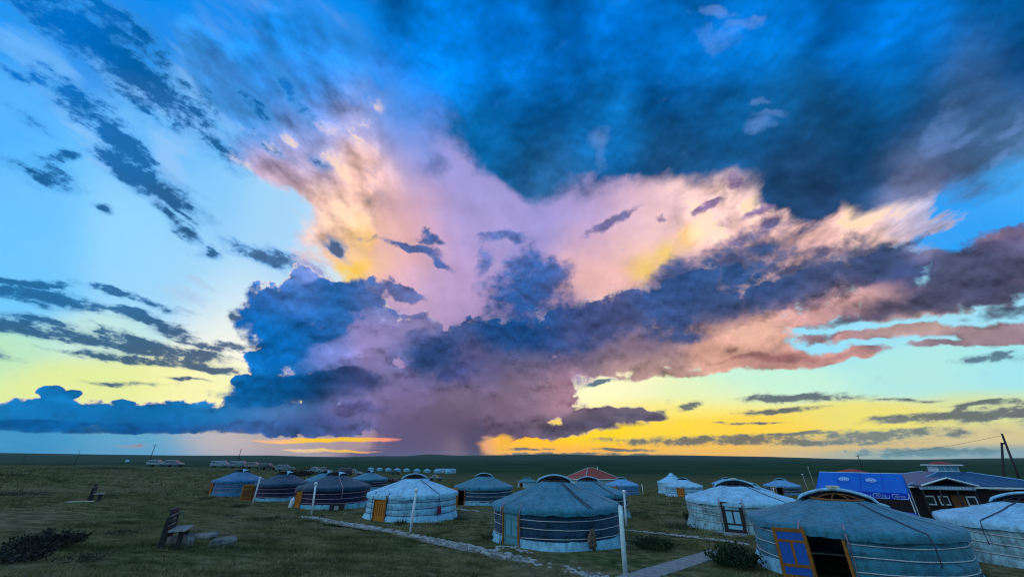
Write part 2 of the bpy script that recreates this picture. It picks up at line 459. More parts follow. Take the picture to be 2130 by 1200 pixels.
mT = M("ADD", fT, M("MULTIPLY", M("SUBTRACT", nC, 0.5), 1.15))
mT = M("MULTIPLY_ADD", puff, 0.45, mT)
mT = M("MULTIPLY_ADD", M("SUBTRACT", nH, 0.5), 0.55, mT)
gain = M("MULTIPLY_ADD", smooth(SX, -0.12, 0.12), -7.2, 10.0)       # hard-edged towers, softer band
covT = M("MULTIPLY_ADD", M("SUBTRACT", mT, 0.375), gain, 0.5, clamp=True)
TCOL = [
    (600, 580, (80, 130, 205)), (645, 560, (135, 148, 215), 45), (560, 650, (12, 106, 186)), (600, 700, (8, 112, 194)), (700, 640, (45, 104, 176)), (820, 605, (85, 115, 178)), (680, 720, (112, 128, 198)),
    (760, 700, (150, 136, 192)), (850, 660, (150, 135, 185)), (640, 812, (4, 66, 116), 80, 30), (530, 825, (10, 105, 170), 50, 40), (740, 790, (10, 66, 116), 60, 26), (560, 765, (15, 118, 200), 55),
    (0, 850, (20, 120, 185), 90, 28), (100, 858, (12, 112, 178), 90, 28), (100, 892, (0, 80, 145), 140, 16), (300, 860, (15, 108, 172), 90, 28), (350, 892, (10, 85, 148), 140, 16), (480, 850, (28, 122, 188), 70, 30), (560, 850, (90, 130, 190), 60, 25), (600, 890, (55, 90, 155), 90, 22), (700, 890, (75, 88, 148), 90, 22),
    (740, 840, (104, 104, 155)), (800, 775, (136, 122, 172)), (905, 745, (38, 74, 126), 55), (850, 745, (50, 88, 145), 45), (850, 800, (126, 108, 152)), (960, 830, (130, 108, 134)), (900, 895, (110, 94, 124)), (800, 850, (120, 108, 152), 50), (1080, 830, (134, 112, 132), 50),
    (860, 505, (50, 95, 160), 60), (1050, 520, (120, 135, 200), 45), (1050, 600, (22, 96, 166)), (1130, 600, (15, 92, 164), 55), (1060, 680, (34, 75, 132), 60), (1140, 690, (60, 80, 136), 60), (1000, 760, (96, 92, 136)), (1100, 780, (112, 98, 124)),
    (1170, 815, (175, 132, 150), 45), (1050, 870, (110, 90, 116)), (1200, 885, (88, 82, 104), 70, 30), (1320, 860, (105, 95, 112), 60, 30), (1250, 650, (84, 88, 134)), (1200, 720, (104, 96, 126)), (1350, 590, (66, 90, 152)), (1430, 545, (48, 88, 155)), (1550, 520, (52, 84, 142)),
    (1500, 610, (64, 80, 132)), (1650, 570, (86, 90, 142)), (1750, 550, (72, 84, 136)), (1700, 505, (150, 130, 170), 50, 30), (1860, 535, (62, 80, 128), 60), (1400, 680, (116, 104, 126), 70, 45), (1300, 720, (124, 106, 128), 70, 45),
    (1350, 768, (186, 150, 142), 90, 24), (1480, 720, (218, 162, 142), 60, 40), (1600, 748, (168, 124, 118), 70, 26), (1560, 690, (236, 184, 162), 70, 35), (1680, 660, (205, 154, 152), 80, 30), (1760, 620, (226, 174, 168), 80, 26), (1720, 735, (190, 140, 135), 70, 30),
    (2000, 555, (78, 84, 118)), (2090, 600, (88, 88, 114)), (1820, 650, (104, 92, 116), 90, 26), (1940, 675, (190, 158, 152), 100, 26), (2080, 685, (158, 134, 146), 80, 26), (1930, 712, (150, 130, 146), 80, 16), (2110, 520, (140, 116, 134), 60, 40), (1900, 500, (150, 140, 165), 40, 30),
    (1270, 465, (110, 110, 165), 70), (1480, 430, (130, 105, 150), 70), (2120, 468, (110, 100, 140), 60),
]
colT = colours(PCOL, TCOL, r0=52, default=(90, 110, 160), wdef=1e-4)
edgy = M("SUBTRACT", 1.25, smooth(mT, 0.4, 1.0))
billow = M("MULTIPLY_ADD", M("SUBTRACT", nC, 0.5), -0.35, 1.0)
colT = V("SCALE", colT, scale=M("MULTIPLY_ADD", M("MULTIPLY", relief, edgy), 2.3, billow))
colT = V("SCALE", colT, scale=M("MULTIPLY_ADD", M("SUBTRACT", nB, 0.5), -0.55, 1.03))
# thin sunlit rims where the cloud is thin, near the hidden sun
rimw = field(P0, [(520, 680, 120, 200, 0), (640, 560, 120, 60, 20), (250, 830, 300, 40), (1300, 560, 300, 120, -25), (1230, 840, 140, 70), (1700, 500, 200, 120, -15), (830, 640, 80, 60)], 0.2)
rim = M("MULTIPLY", M("SUBTRACT", 1.0, smooth(mT, 0.36, 0.52)), M("MULTIPLY", rimw, 1.3, clamp=True), clamp=True)
colT = mixv(M("MULTIPLY", rim, 0.75), colT, lin((250, 232, 215)))
out = layer(covT, out, colT)

# --- dark lumps hanging in front of it
FRT = [
    (590, 670, 80, 70), (640, 650, 90, 50), (730, 620, 95, 34, 6), (835, 610, 46, 14, 10), (580, 740, 50, 40), (640, 806, 165, 32, -4), (700, 788, 90, 22, -4), (560, 835, 60, 22, 0),
    (1100, 612, 100, 80), (1130, 565, 60, 36, 20), (1070, 685, 125, 48, -5), (1180, 650, 70, 30, -10), (905, 742, 62, 42), (955, 775, 60, 26, -30), (1050, 505, 60, 14, 5), (1000, 550, 16, 50, 10, 0.8), (850, 512, 74, 14, 8), (890, 490, 30, 16, 0), (910, 535, 26, 12, 30), (860, 655, 46, 10, 12),
    (1260, 660, 120, 44, -12), (1400, 605, 150, 50, -24), (1530, 545, 150, 50, -26), (1660, 560, 170, 46, -16), (1800, 545, 110, 32, -16), (1900, 515, 60, 12, -30), (1500, 610, 190, 52, -16), (1360, 655, 150, 46, -12), (1180, 700, 110, 36, -6), (1420, 700, 90, 16, -8, 0.85), (1640, 600, 170, 42, -18), (1760, 575, 130, 34, -18), (1600, 470, 60, 30, -25, 0.9), (2090, 540, 150, 46, -14),
    (2070, 570, 190, 44, -12), (1960, 615, 200, 26, -8), (1800, 650, 160, 12, -12), (2160, 630, 130, 14, -8), (2120, 468, 60, 12, -22, 0.9), (2400, 600, 300, 70, -10), (1620, 745, 110, 9, -4), (1700, 700, 40, 9, -20),
    (1270, 465, 72, 13, -28, 0.95), (1475, 437, 30, 12, -20, 0.9), (1540, 395, 30, 14, 0, 0.9), (1385, 450, 12, 10, 0, 0.8), (1560, 445, 60, 14, -25, 0.9),
    (60, 888, 180, 12), (300, 890, 220, 11), (560, 889, 180, 12), (740, 850, 70, 16, -6), (1210, 886, 120, 14, -6), (1330, 862, 60, 8, 4), (1050, 890, 120, 14),
]
fF = field(PB, FRT)
nF = noise(V("ADD", LOWQ, (3.3, 8.1, 0)), 20.0, 9.0, 0.62)
mF = M("ADD", fF, M("MULTIPLY", M("SUBTRACT", nF, 0.5), 1.5))
mF = M("MULTIPLY_ADD", puff, 0.4, mF)
mF = M("MULTIPLY_ADD", M("SUBTRACT", nH, 0.5), 0.6, mF)
covF = M("MULTIPLY", smooth(mF, 0.05, M("MULTIPLY_ADD", smooth(SX, -0.2, -0.05), 0.32, 0.58)), 0.93)
FCOL = [
    (600, 600, (70, 120, 198)), (560, 660, (4, 98, 174)), (640, 690, (4, 94, 168)), (720, 630, (36, 98, 166)), (830, 608, (78, 105, 168)), (580, 745, (10, 105, 185)), (600, 812, (2, 66, 118), 70, 26), (680, 800, (2, 60, 110), 80, 28), (540, 830, (8, 98, 165), 50, 30),
    (1090, 580, (14, 92, 166)), (1080, 650, (18, 78, 145)), (1060, 690, (30, 68, 122)), (1180, 660, (55, 78, 135)), (905, 740, (28, 66, 118)), (960, 780, (70, 74, 125)), (1050, 510, (95, 120, 190), 60), (860, 510, (48, 95, 162), 60), (860, 655, (110, 112, 168), 50),
    (1260, 660, (66, 80, 128)), (1400, 600, (50, 82, 138)), (1500, 550, (40, 84, 142)), (1600, 530, (44, 80, 132)), (1500, 620, (60, 78, 118)), (1680, 570, (68, 80, 118)), (1820, 545, (58, 78, 118)), (1900, 515, (80, 94, 128), 50),
    (2070, 560, (72, 78, 110)), (1960, 615, (72, 76, 104)), (1800, 650, (88, 80, 104)), (2130, 625, (66, 68, 94)), (2120, 468, (104, 98, 140), 60), (1620, 745, (150, 102, 102), 90, 26), (1700, 700, (150, 110, 118), 40),
    (1270, 465, (112, 112, 168), 70), (1500, 420, (125, 102, 150), 70), (60, 886, (0, 90, 155), 160, 20), (300, 888, (8, 90, 156), 160, 20), (560, 888, (55, 92, 152), 120, 20), (740, 850, (92, 88, 142)), (1210, 886, (84, 78, 100), 100, 26), (1050, 890, (98, 80, 106), 80, 26),
]
colF = colours(PCOL, FCOL, r0=55, default=(60, 85, 135))
colF = V("SCALE", colF, scale=M("MULTIPLY_ADD", relief, 2.0, M("MULTIPLY_ADD", M("SUBTRACT", nF, 0.5), -0.6, 1.0)))
out = layer(covF, out, colF)

# --- rain shaft under the storm
rain = field(P0, [(890, 920, 115, 70, 0), (905, 850, 110, 60, 0), (950, 915, 60, 75, 0), (830, 950, 120, 18), (930, 950, 80, 30)])
rn = noise(mapping(PP, rot=math.radians(-4), scale=(0.02, 0.5, 1)), 1.0, 4.0, 0.5)
covR = smooth(M("ADD", rain, M("MULTIPLY", M("SUBTRACT", rn, 0.5), 0.5)), 0.10, 0.72)
covR = M("MULTIPLY", covR, M("SUBTRACT", 1.0, smooth(SZ, chart(900, 900)[1], chart(900, 800)[1])))
colR = colours(P0, [(840, 930, (92, 84, 122), 50), (905, 930, (104, 92, 122), 30), (940, 935, (128, 108, 126), 22), (985, 915, (84, 76, 106), 25), (900, 870, (98, 84, 114), 60), (830, 870, (104, 92, 128), 50)])
out = layer(covR, out, colR)

# --- sunlit gaps under the storm, left of the shaft
gl = field(PC, [(660, 916, 130, 5, -1), (760, 914, 70, 5, 0), (600, 919, 90, 3, 0), (700, 939, 80, 3, 0), (640, 936, 60, 2, 0), (1035, 925, 34, 22, 0)])
covG = smooth(M("MULTIPLY_ADD", M("SUBTRACT", nL, 0.5), 1.6, gl), 0.0, 0.85)
colG = colours(P0, [(560, 917, (255, 190, 140), 60, 20), (660, 916, (255, 205, 10), 60, 20), (720, 916, (255, 200, 20), 50, 20), (810, 914, (250, 150, 130), 40, 20), (640, 937, (255, 220, 170), 50, 8), (720, 939, (255, 200, 30), 40, 8), (780, 938, (250, 160, 130), 30, 8), (1010, 925, (240, 170, 130), 16, 40), (1050, 925, (255, 190, 60), 30, 40)])
out = layer(M("MULTIPLY", covG, 0.95), out, colG)

# --- the sky beyond the frame carries the same kind of broken cloud
back = smooth(M("MULTIPLY", DY, -1.0), -0.25, 0.35)
nK = noise(V("ADD", PLN, (5.0, 1.0, 0)), 1.3, 7.0, 0.55, "3D")
covK = M("MULTIPLY", smooth(nK, 0.47, 0.62), back)
kc = NT.nodes.new("ShaderNodeCombineXYZ")
for i, c in enumerate(lin((150, 180, 215))):
    kc.inputs[i].default_value = c
out = layer(M("MULTIPLY", covK, 0.7), out, V("SCALE", kc.outputs[0], scale=1.0))
wo = NT.nodes.new("ShaderNodeOutputWorld")
LK(out, wo.inputs["Surface"])

# ------------------------------------------------------------------ light
sky_fill_data = bpy.data.lights.new("sky_fill", "SUN")  # added soft sky fill from behind left; the hidden sun itself lies ahead
sky_fill_data.energy = 0.5
sky_fill_data.angle = math.radians(50)
sky_fill_data.color = (0.93, 0.97, 1.0)
sky_fill = bpy.data.objects.new("sky_fill", sky_fill_data)
COL.objects.link(sky_fill)
sky_fill.rotation_euler = Vector((0.75, 0.35, -0.62)).to_track_quat("-Z", "Y").to_euler()

# ------------------------------------------------------------------ terrain height
# (x/y ratio, distance ahead, ground height) read off the photograph where things of known size stand
GP = [
    (0, 1.0, 1.7), (-1.4, 1.0, 1.75), (1.4, 1.0, 1.6), (0, 5, 1.0), (1.0, 5, 0.7), (0.3, 11, 0.1), (0.9, 10, 0.1), (0, 12, 0.25), (-0.35, 12, 0.75), (-1.0, 6, 1.55),
    (-0.78, 11.4, 1.3), (-0.99, 21.8, 1.25), (-1.3, 15, 1.45), (-1.3, 40, 1.4), (-0.84, 100, 1.1), (-0.71, 115, 0.6), (-0.57, 110, 0.3), (-0.43, 110, -0.9), (-0.18, 150, -3.6), (-1.3, 120, 1.2),
    (-0.55, 22, 0.45), (-0.47, 26, 0.1), (-0.65, 46, -0.4), (-0.54, 40, -0.35), (-0.416, 34, -0.2), (-0.233, 28, -0.15), (-0.07, 39, -0.5), (0.1, 20, 0.03), (0.18, 32, -0.5), (0.0, 30, -0.2),
    (0.265, 71, -2.3), (0.43, 65, -2.1), (0.38, 76, -2.6), (0.52, 84, -2.9), (0.54, 25, -0.25), (0.65, 72, -2.5), (0.77, 15, 0.0), (1.22, 17, -0.25), (0.85, 28, -0.6), (1.05, 34, -0.8),
    (0.04, 118, -4.3), (1.3, 70, -1.0), (1.1, 120, -3.5), (0.6, 150, -5.0), (-0.25, 360, -8.0), (0.3, 360, -9.0), (1.0, 360, -9.0), (-0.8, 360, -4.0), (-1.3, 360, -2.5),
    (-1.3, 900, -9), (-0.3, 900, -14), (0.4, 900, -15), (1.2, 900, -14),
]


def gcoord(x, y):
    th = np.clip(np.arctan2(x, y), -1.15, 1.15)
    d = np.maximum(np.hypot(x, y), 0.6)
    return th * 2.2, np.log(d)


TPS_C = np.array([gcoord(r * d, d) for r, d, _ in GP])
TPS_H = np.array([p[2] for p in GP])


def _tps(r2):
    return np.where(r2 > 1e-12, r2 * np.log(r2 + 1e-12), 0.0)


TPS_N = len(GP)
TPS_A = np.zeros((TPS_N + 3, TPS_N + 3))
TPS_A[:TPS_N, :TPS_N] = _tps(((TPS_C[:, None] - TPS_C[None]) ** 2).sum(-1)) + np.eye(TPS_N) * 0.02
TPS_A[:TPS_N, TPS_N] = 1
TPS_A[:TPS_N, TPS_N + 1:] = TPS_C
TPS_A[TPS_N:, :TPS_N] = TPS_A[:TPS_N, TPS_N:].T
TPS_W = np.linalg.solve(TPS_A, np.concatenate([TPS_H, np.zeros(3)]))
SKYLINE = np.array([(-400, 946), (0, 944.5), (200, 946), (400, 947.5), (560, 947), (640, 949), (720, 950), (800, 948), (840, 948.5), (890, 944.5), (950, 947), (1060, 946), (1150, 943.8), (1250, 946.5),
                    (1400, 946.5), (1500, 948), (1600, 949.5), (1750, 953), (1900, 953.5), (2050, 951.5), (2130, 951), (2600, 951)])


def hills(th):
    """height of the far ridge line above the eye's level at 7 km, by azimuth"""
    px = PW / 2 + np.tan(np.clip(th, -1.2, 1.2)) * 845.0
    y = np.interp(px, SKYLINE[:, 0], SKYLINE[:, 1])
    return (949.3 - y) / 928.0 * 7000.0


def hgrid(x, y):
    x, y = np.asarray(x, float), np.asarray(y, float)
    a, l = gcoord(x, y)
    q = np.stack([a, l], -1)
    r2 = ((q[..., None, :] - TPS_C) ** 2).sum(-1)
    z = _tps(r2) @ TPS_W[:TPS_N] + TPS_W[TPS_N] + q @ TPS_W[TPS_N + 1:]
    d = np.hypot(x, y)
    th = np.arctan2(x, y)
    plain = -14.0 - (d - 900) * 0.0035
    ridge = 3.4 + hills(th)
    k = np.clip((d - 3200) / 3800, 0, 1)
    far = plain * (1 - k * k * (3 - 2 * k)) + ridge * k * k * (3 - 2 * k) - np.maximum(d - 7000, 0) * 0.03
    t = np.clip((np.log(d) - math.log(450)) / (math.log(1100) - math.log(450)), 0, 1)
    t = t * t * (3 - 2 * t)
    return z * (1 - t) + far * t


def gz(x, y):
    return float(hgrid(np.array([x]), np.array([y]))[0])


def ground_at(px, py):
    """where the ray of a photo pixel meets the terrain"""
    d = pixdir(px, py)
    t, step = 1.0, 0.05
    while t < 6000:
        p = EYE + d * t
        if p.z <= gz(p.x, p.y):
            lo, hi = t - step, t
            for _ in range(12):
                m = (lo + hi) / 2
                p = EYE + d * m
                if p.z <= gz(p.x, p.y):
                    hi = m
                else:
                    lo = m
            return EYE + d * hi
        step = max(0.05, t * 0.01)
        t += step
    return EYE + d * t


def at_depth(px, py, dist):
    """a point straight ahead by `dist` metres in the column of a photo pixel, standing on the ground"""
    d = pixdir(px, py)
    x = d.x / d.y * dist
    return Vector((x, dist, gz(x, dist)))


# ------------------------------------------------------------------ materials
def new_mat(name):
    m = bpy.data.materials.new(name)
    m.use_nodes = True
    nt = m.node_tree
    return m, nt, nt.nodes["Principled BSDF"]


def noisy(name, c1, c2, scale=4.0, rough=0.85, bump=0.0, bscale=None, detail=6.0, metal=0.0, contrast=(0.35, 0.65), c3=None, stretch=None, spec=0.3):
    m, nt, b = new_mat(name)
    t = nt.nodes.new("ShaderNodeTexCoord")
    vec = t.outputs["Object"]
    if stretch:
        mp = nt.nodes.new("ShaderNodeMapping")
        mp.inputs["Scale"].default_value = stretch
        nt.links.new(vec, mp.inputs[0])
        vec = mp.outputs[0]
    n = nt.nodes.new("ShaderNodeTexNoise")
    n.inputs["Scale"].default_value = scale
    n.inputs["Detail"].default_value = detail
    n.inputs["Roughness"].default_value = 0.6
    nt.links.new(vec, n.inputs["Vector"])
    r = nt.nodes.new("ShaderNodeValToRGB")
    r.color_ramp.elements[0].position, r.color_ramp.elements[1].position = contrast
    r.color_ramp.elements[0].color = (*c1, 1)
    r.color_ramp.elements[1].color = (*c2, 1)
    if c3:
        e = r.color_ramp.elements.new((contrast[0] + contrast[1]) / 2)
        e.color = (*c3, 1)
    nt.links.new(n.outputs["Fac"], r.inputs["Fac"])
    nt.links.new(r.outputs["Color"], b.inputs["Base Color"])
    b.inputs["Roughness"].default_value = rough
    b.inputs["Metallic"].default_value = metal
    b.inputs["Specular IOR Level"].default_value = spec
    if bump:
        n2 = nt.nodes.new("ShaderNodeTexNoise")
        n2.inputs["Scale"].default_value = bscale or scale * 5
        n2.inputs["Detail"].default_value = 5
        nt.links.new(vec, n2.inputs["Vector"])
        bp = nt.nodes.new("ShaderNodeBump")
        bp.inputs["Strength"].default_value = bump
        bp.inputs["Distance"].default_value = 0.05
        nt.links.new(n2.outputs["Fac"], bp.inputs["Height"])
        nt.links.new(bp.outputs["Normal"], b.inputs["Normal"])
    return m


def canvas(name, c, dirt=0.35, rough=0.8, bump=0.85):
    """heavy cotton: blotchy fading, grime and wrinkles"""
    m, nt, b = new_mat(name)
    t = nt.nodes.new("ShaderNodeTexCoord")
    n = nt.nodes.new("ShaderNodeTexNoise")
    n.inputs["Scale"].default_value = 1.6
    n.inputs["Detail"].default_value = 8
    n.inputs["Roughness"].default_value = 0.65
    nt.links.new(t.outputs["Object"], n.inputs["Vector"])
    r = nt.nodes.new("ShaderNodeValToRGB")
    r.color_ramp.elements[0].position, r.color_ramp.elements[1].position = 0.34, 0.62
    r.color_ramp.elements[0].color = (*[v * (1 - dirt * 1.5) for v in c], 1)
    r.color_ramp.elements[1].color = (*[min(v * 1.12, 0.85) for v in c], 1)
    # rain streaks and grime running down the cloth
    mp = nt.nodes.new("ShaderNodeMapping")
    mp.inputs["Scale"].default_value = (5.0, 5.0, 0.7)
    nt.links.new(t.outputs["Object"], mp.inputs[0])
    ns = nt.nodes.new("ShaderNodeTexNoise")
    ns.inputs["Scale"].default_value = 1.6
    ns.inputs["Detail"].default_value = 7
    nt.links.new(mp.outputs[0], ns.inputs["Vector"])
    ad = nt.nodes.new("ShaderNodeMath")
    ad.operation = "MULTIPLY_ADD"
    nt.links.new(ns.outputs["Fac"], ad.inputs[0])
    ad.inputs[1].default_value = 0.55
    ad2 = nt.nodes.new("ShaderNodeMath")
    ad2.operation = "MULTIPLY_ADD"
    nt.links.new(n.outputs["Fac"], ad2.inputs[0])
    ad2.inputs[1].default_value = 0.75
    ad2.inputs[2].default_value = -0.15
    nt.links.new(ad2.outputs[0], ad.inputs[2])
    nt.links.new(ad.outputs[0], r.inputs["Fac"])
    nt.links.new(r.outputs["Color"], b.inputs["Base Color"])
    b.inputs["Roughness"].default_value = rough
    b.inputs["Specular IOR Level"].default_value = 0.25
    b.inputs["Sheen Weight"].default_value = 0.15
    n2 = nt.nodes.new("ShaderNodeTexNoise")
    n2.inputs["Scale"].default_value = 3.2
    n2.inputs["Detail"].default_value = 7
    n2.inputs["Distortion"].default_value = 1.2
    nt.links.new(t.outputs["Object"], n2.inputs["Vector"])
    bp = nt.nodes.new("ShaderNodeBump")
    bp.inputs["Strength"].default_value = bump
    bp.inputs["Distance"].default_value = 0.09
    nt.links.new(n2.outputs["Fac"], bp.inputs["Height"])
    nt.links.new(bp.outputs["Normal"], b.inputs["Normal"])
    return m


MT = {}
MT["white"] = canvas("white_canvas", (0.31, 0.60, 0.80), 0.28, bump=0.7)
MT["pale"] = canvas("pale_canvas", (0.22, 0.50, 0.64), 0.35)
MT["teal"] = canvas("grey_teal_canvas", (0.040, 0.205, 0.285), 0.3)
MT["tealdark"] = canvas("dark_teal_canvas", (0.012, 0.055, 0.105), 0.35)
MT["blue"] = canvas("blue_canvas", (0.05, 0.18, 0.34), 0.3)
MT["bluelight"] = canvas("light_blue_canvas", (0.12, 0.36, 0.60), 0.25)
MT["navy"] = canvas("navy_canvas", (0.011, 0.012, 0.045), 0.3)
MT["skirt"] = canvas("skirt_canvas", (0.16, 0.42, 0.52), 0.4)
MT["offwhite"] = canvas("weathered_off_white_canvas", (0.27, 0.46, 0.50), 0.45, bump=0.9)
MT["wornorange"] = noisy("worn_orange_wood", (0.16, 0.055, 0.008), (0.40, 0.145, 0.018), 7, 0.65, 0.35, 30, stretch=(5, 5, 1))
MT["rope"] = noisy("hair_rope", (0.42, 0.40, 0.42), (0.62, 0.60, 0.62), 30, 0.9)
MT["roped"] = noisy("dark_rope", (0.03, 0.05, 0.08), (0.07, 0.1, 0.14), 30, 0.9)
MT["ropep"] = noisy("pink_rope", (0.34, 0.18, 0.24), (0.5, 0.3, 0.36), 30, 0.9)
MT["orange"] = noisy("orange_painted_wood", (0.40, 0.125, 0.008), (0.60, 0.20, 0.014), 9, 0.55, 0.2, 40, stretch=(6, 6, 1))
MT["orangedark"] = noisy("brown_painted_wood", (0.16, 0.05, 0.012), (0.26, 0.09, 0.02), 9, 0.6, 0.2, 40, stretch=(6, 6, 1))
MT["darkwood"] = noisy("dark_wood", (0.018, 0.014, 0.018), (0.05, 0.035, 0.035), 9, 0.7, 0.25, 30, stretch=(5, 5, 1))
MT["greywood"] = noisy("weathered_plank", (0.22, 0.21, 0.19), (0.45, 0.43, 0.38), 9, 0.85, 0.4, 30, stretch=(2, 12, 12))
MT["palewood"] = noisy("bleached_wood", (0.35, 0.36, 0.32), (0.55, 0.55, 0.48), 7, 0.8, 0.3, 25)
MT["tealwood"] = noisy("teal_painted_wood", (0.05, 0.16, 0.19), (0.10, 0.25, 0.28), 9, 0.55, 0.2, 40)
MT["whitepaint"] = noisy("white_paint", (0.55, 0.60, 0.62), (0.80, 0.82, 0.82), 5, 0.55, 0.1, 40)
MT["greenpaint"] = noisy("pale_green_paint", (0.45, 0.58, 0.56), (0.66, 0.78, 0.76), 5, 0.6, 0.15, 30)
MT["stone"] = noisy("pale_stone", (0.22, 0.22, 0.21), (0.58, 0.57, 0.54), 7, 0.9, 0.5, 18, c3=(0.38, 0.38, 0.36))
MT["rock"] = noisy("grey_rock", (0.075, 0.075, 0.07), (0.22, 0.215, 0.19), 5, 0.95, 0.6, 14, c3=(0.14, 0.14, 0.125))
MT["concrete"] = noisy("concrete", (0.17, 0.17, 0.17), (0.32, 0.31, 0.30), 6, 0.9, 0.4, 40)
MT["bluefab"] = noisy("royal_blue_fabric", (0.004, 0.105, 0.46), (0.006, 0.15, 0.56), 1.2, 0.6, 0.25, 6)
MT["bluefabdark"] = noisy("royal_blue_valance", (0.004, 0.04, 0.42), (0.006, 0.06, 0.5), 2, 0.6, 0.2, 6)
MT["print"] = noisy("pale_print", (0.48, 0.68, 0.85), (0.62, 0.78, 0.9), 12, 0.6)
MT["blueroof"] = noisy("blue_sheet_roof", (0.018, 0.07, 0.15), (0.03, 0.115, 0.22), 3, 0.45, 0.1, 20, spec=0.5)
MT["redroof"] = noisy("red_sheet_roof", (0.24, 0.034, 0.016), (0.34, 0.06, 0.028), 3, 0.5, 0.1, 20)
MT["darkwall"] = noisy("dark_brown_wall", (0.007, 0.005, 0.007), (0.016, 0.009, 0.010), 5, 0.8)
MT["palewall"] = noisy("pale_plaster", (0.35, 0.42, 0.40), (0.48, 0.54, 0.5), 3, 0.85)
MT["bluewall"] = noisy("pale_blue_wall", (0.22, 0.42, 0.58), (0.3, 0.5, 0.66), 3, 0.8)
MT["black"] = noisy("black_rubber", (0.008, 0.008, 0.008), (0.016, 0.016, 0.016), 20, 0.85)
MT["iron"] = noisy("dark_iron", (0.02, 0.02, 0.022), (0.05, 0.05, 0.05), 15, 0.6, metal=0.6)
MT["redcloth"] = noisy("dark_red_cloth", (0.12, 0.012, 0.05), (0.2, 0.03, 0.08), 8, 0.85, 0.4)
MT["browncloth"] = noisy("brown_cloth", (0.07, 0.045, 0.03), (0.2, 0.14, 0.1), 7, 0.9, 0.5, 15)
MT["carwhite"] = noisy("white_car_paint", (0.20, 0.26, 0.29), (0.30, 0.35, 0.38), 3, 0.3, spec=0.5)
MT["carsilver"] = noisy("silver_car_paint", (0.14, 0.18, 0.2), (0.2, 0.24, 0.26), 3, 0.3, metal=0.4, spec=0.5)
MT["cardark"] = noisy("dark_car_paint", (0.02, 0.025, 0.03), (0.04, 0.045, 0.05), 3, 0.3, spec=0.5)
MT["cartan"] = noisy("tan_car_paint", (0.18, 0.16, 0.12), (0.26, 0.24, 0.18), 3, 0.4, spec=0.5)


def glassy(name, c, rough=0.08):
    m, nt, b = new_mat(name)
    n = nt.nodes.new("ShaderNodeTexNoise")
    n.inputs["Scale"].default_value = 3
    r = nt.nodes.new("ShaderNodeValToRGB")
    r.color_ramp.elements[0].color = (*[v * 0.8 for v in c], 1)
    r.color_ramp.elements[1].color = (*[v * 1.2 for v in c], 1)
    nt.links.new(n.outputs["Fac"], r.inputs["Fac"])
    nt.links.new(r.outputs["Color"], b.inputs["Base Color"])
    b.inputs["Roughness"].default_value = rough
    b.inputs["Specular IOR Level"].default_value = 0.9
    return m


MT["glass"] = glassy("window_glass", (0.02, 0.03, 0.035))
MT["bluepane"] = glassy("blue_painted_pane", (0.012, 0.095, 0.40), 0.25)
MT["tealpane"] = glassy("teal_pane", (0.10, 0.30, 0.38), 0.15)
MT["palepane"] = glassy("pale_pane", (0.22, 0.50, 0.62), 0.15)
MT["lamp"] = glassy("headlight_glass", (0.5, 0.52, 0.5), 0.1)


def foliage(name, c1, c2, c3):
    m, nt, b = new_mat(name)
    g = nt.nodes.new("ShaderNodeNewGeometry")
    n = nt.nodes.new("ShaderNodeTexNoise")
    n.inputs["Scale"].default_value = 0.9
    n.inputs["Detail"].default_value = 5
    t = nt.nodes.new("ShaderNodeTexCoord")
    nt.links.new(t.outputs["Object"], n.inputs["Vector"])
    w = nt.nodes.new("ShaderNodeMath")
    w.operation = "MULTIPLY_ADD"
    nt.links.new(n.outputs["Fac"], w.inputs[0])
    w.inputs[1].default_value = 3.4
    w.inputs[2].default_value = -1.5
    ad = nt.nodes.new("ShaderNodeMath")
    ad.operation = "MULTIPLY_ADD"
    nt.links.new(g.outputs["Random Per Island"], ad.inputs[0])
    ad.inputs[1].default_value = 0.5
    nt.links.new(w.outputs[0], ad.inputs[2])
    r = nt.nodes.new("ShaderNodeValToRGB")
    r.color_ramp.elements[0].color = (*c1, 1)
    r.color_ramp.elements[1].color = (*c3, 1)
    e = r.color_ramp.elements.new(0.5)
    e.color = (*c2, 1)
    nt.links.new(ad.outputs[0], r.inputs["Fac"])
    nt.links.new(r.outputs["Color"], b.inputs["Base Color"])
    b.inputs["Roughness"].default_value = 0.75
    b.inputs["Specular IOR Level"].default_value = 0.15
    return m


MT["grass"] = foliage("grass_blades", (0.055, 0.060, 0.024), (0.135, 0.135, 0.046), (0.31, 0.24, 0.12))
MT["shrub"] = foliage("shrub_leaves", (0.008, 0.022, 0.010), (0.018, 0.042, 0.016), (0.035, 0.06, 0.022))
MT["dryshrub"] = foliage("dry_shrub_leaves", (0.012, 0.016, 0.013), (0.028, 0.032, 0.024), (0.06, 0.055, 0.045))


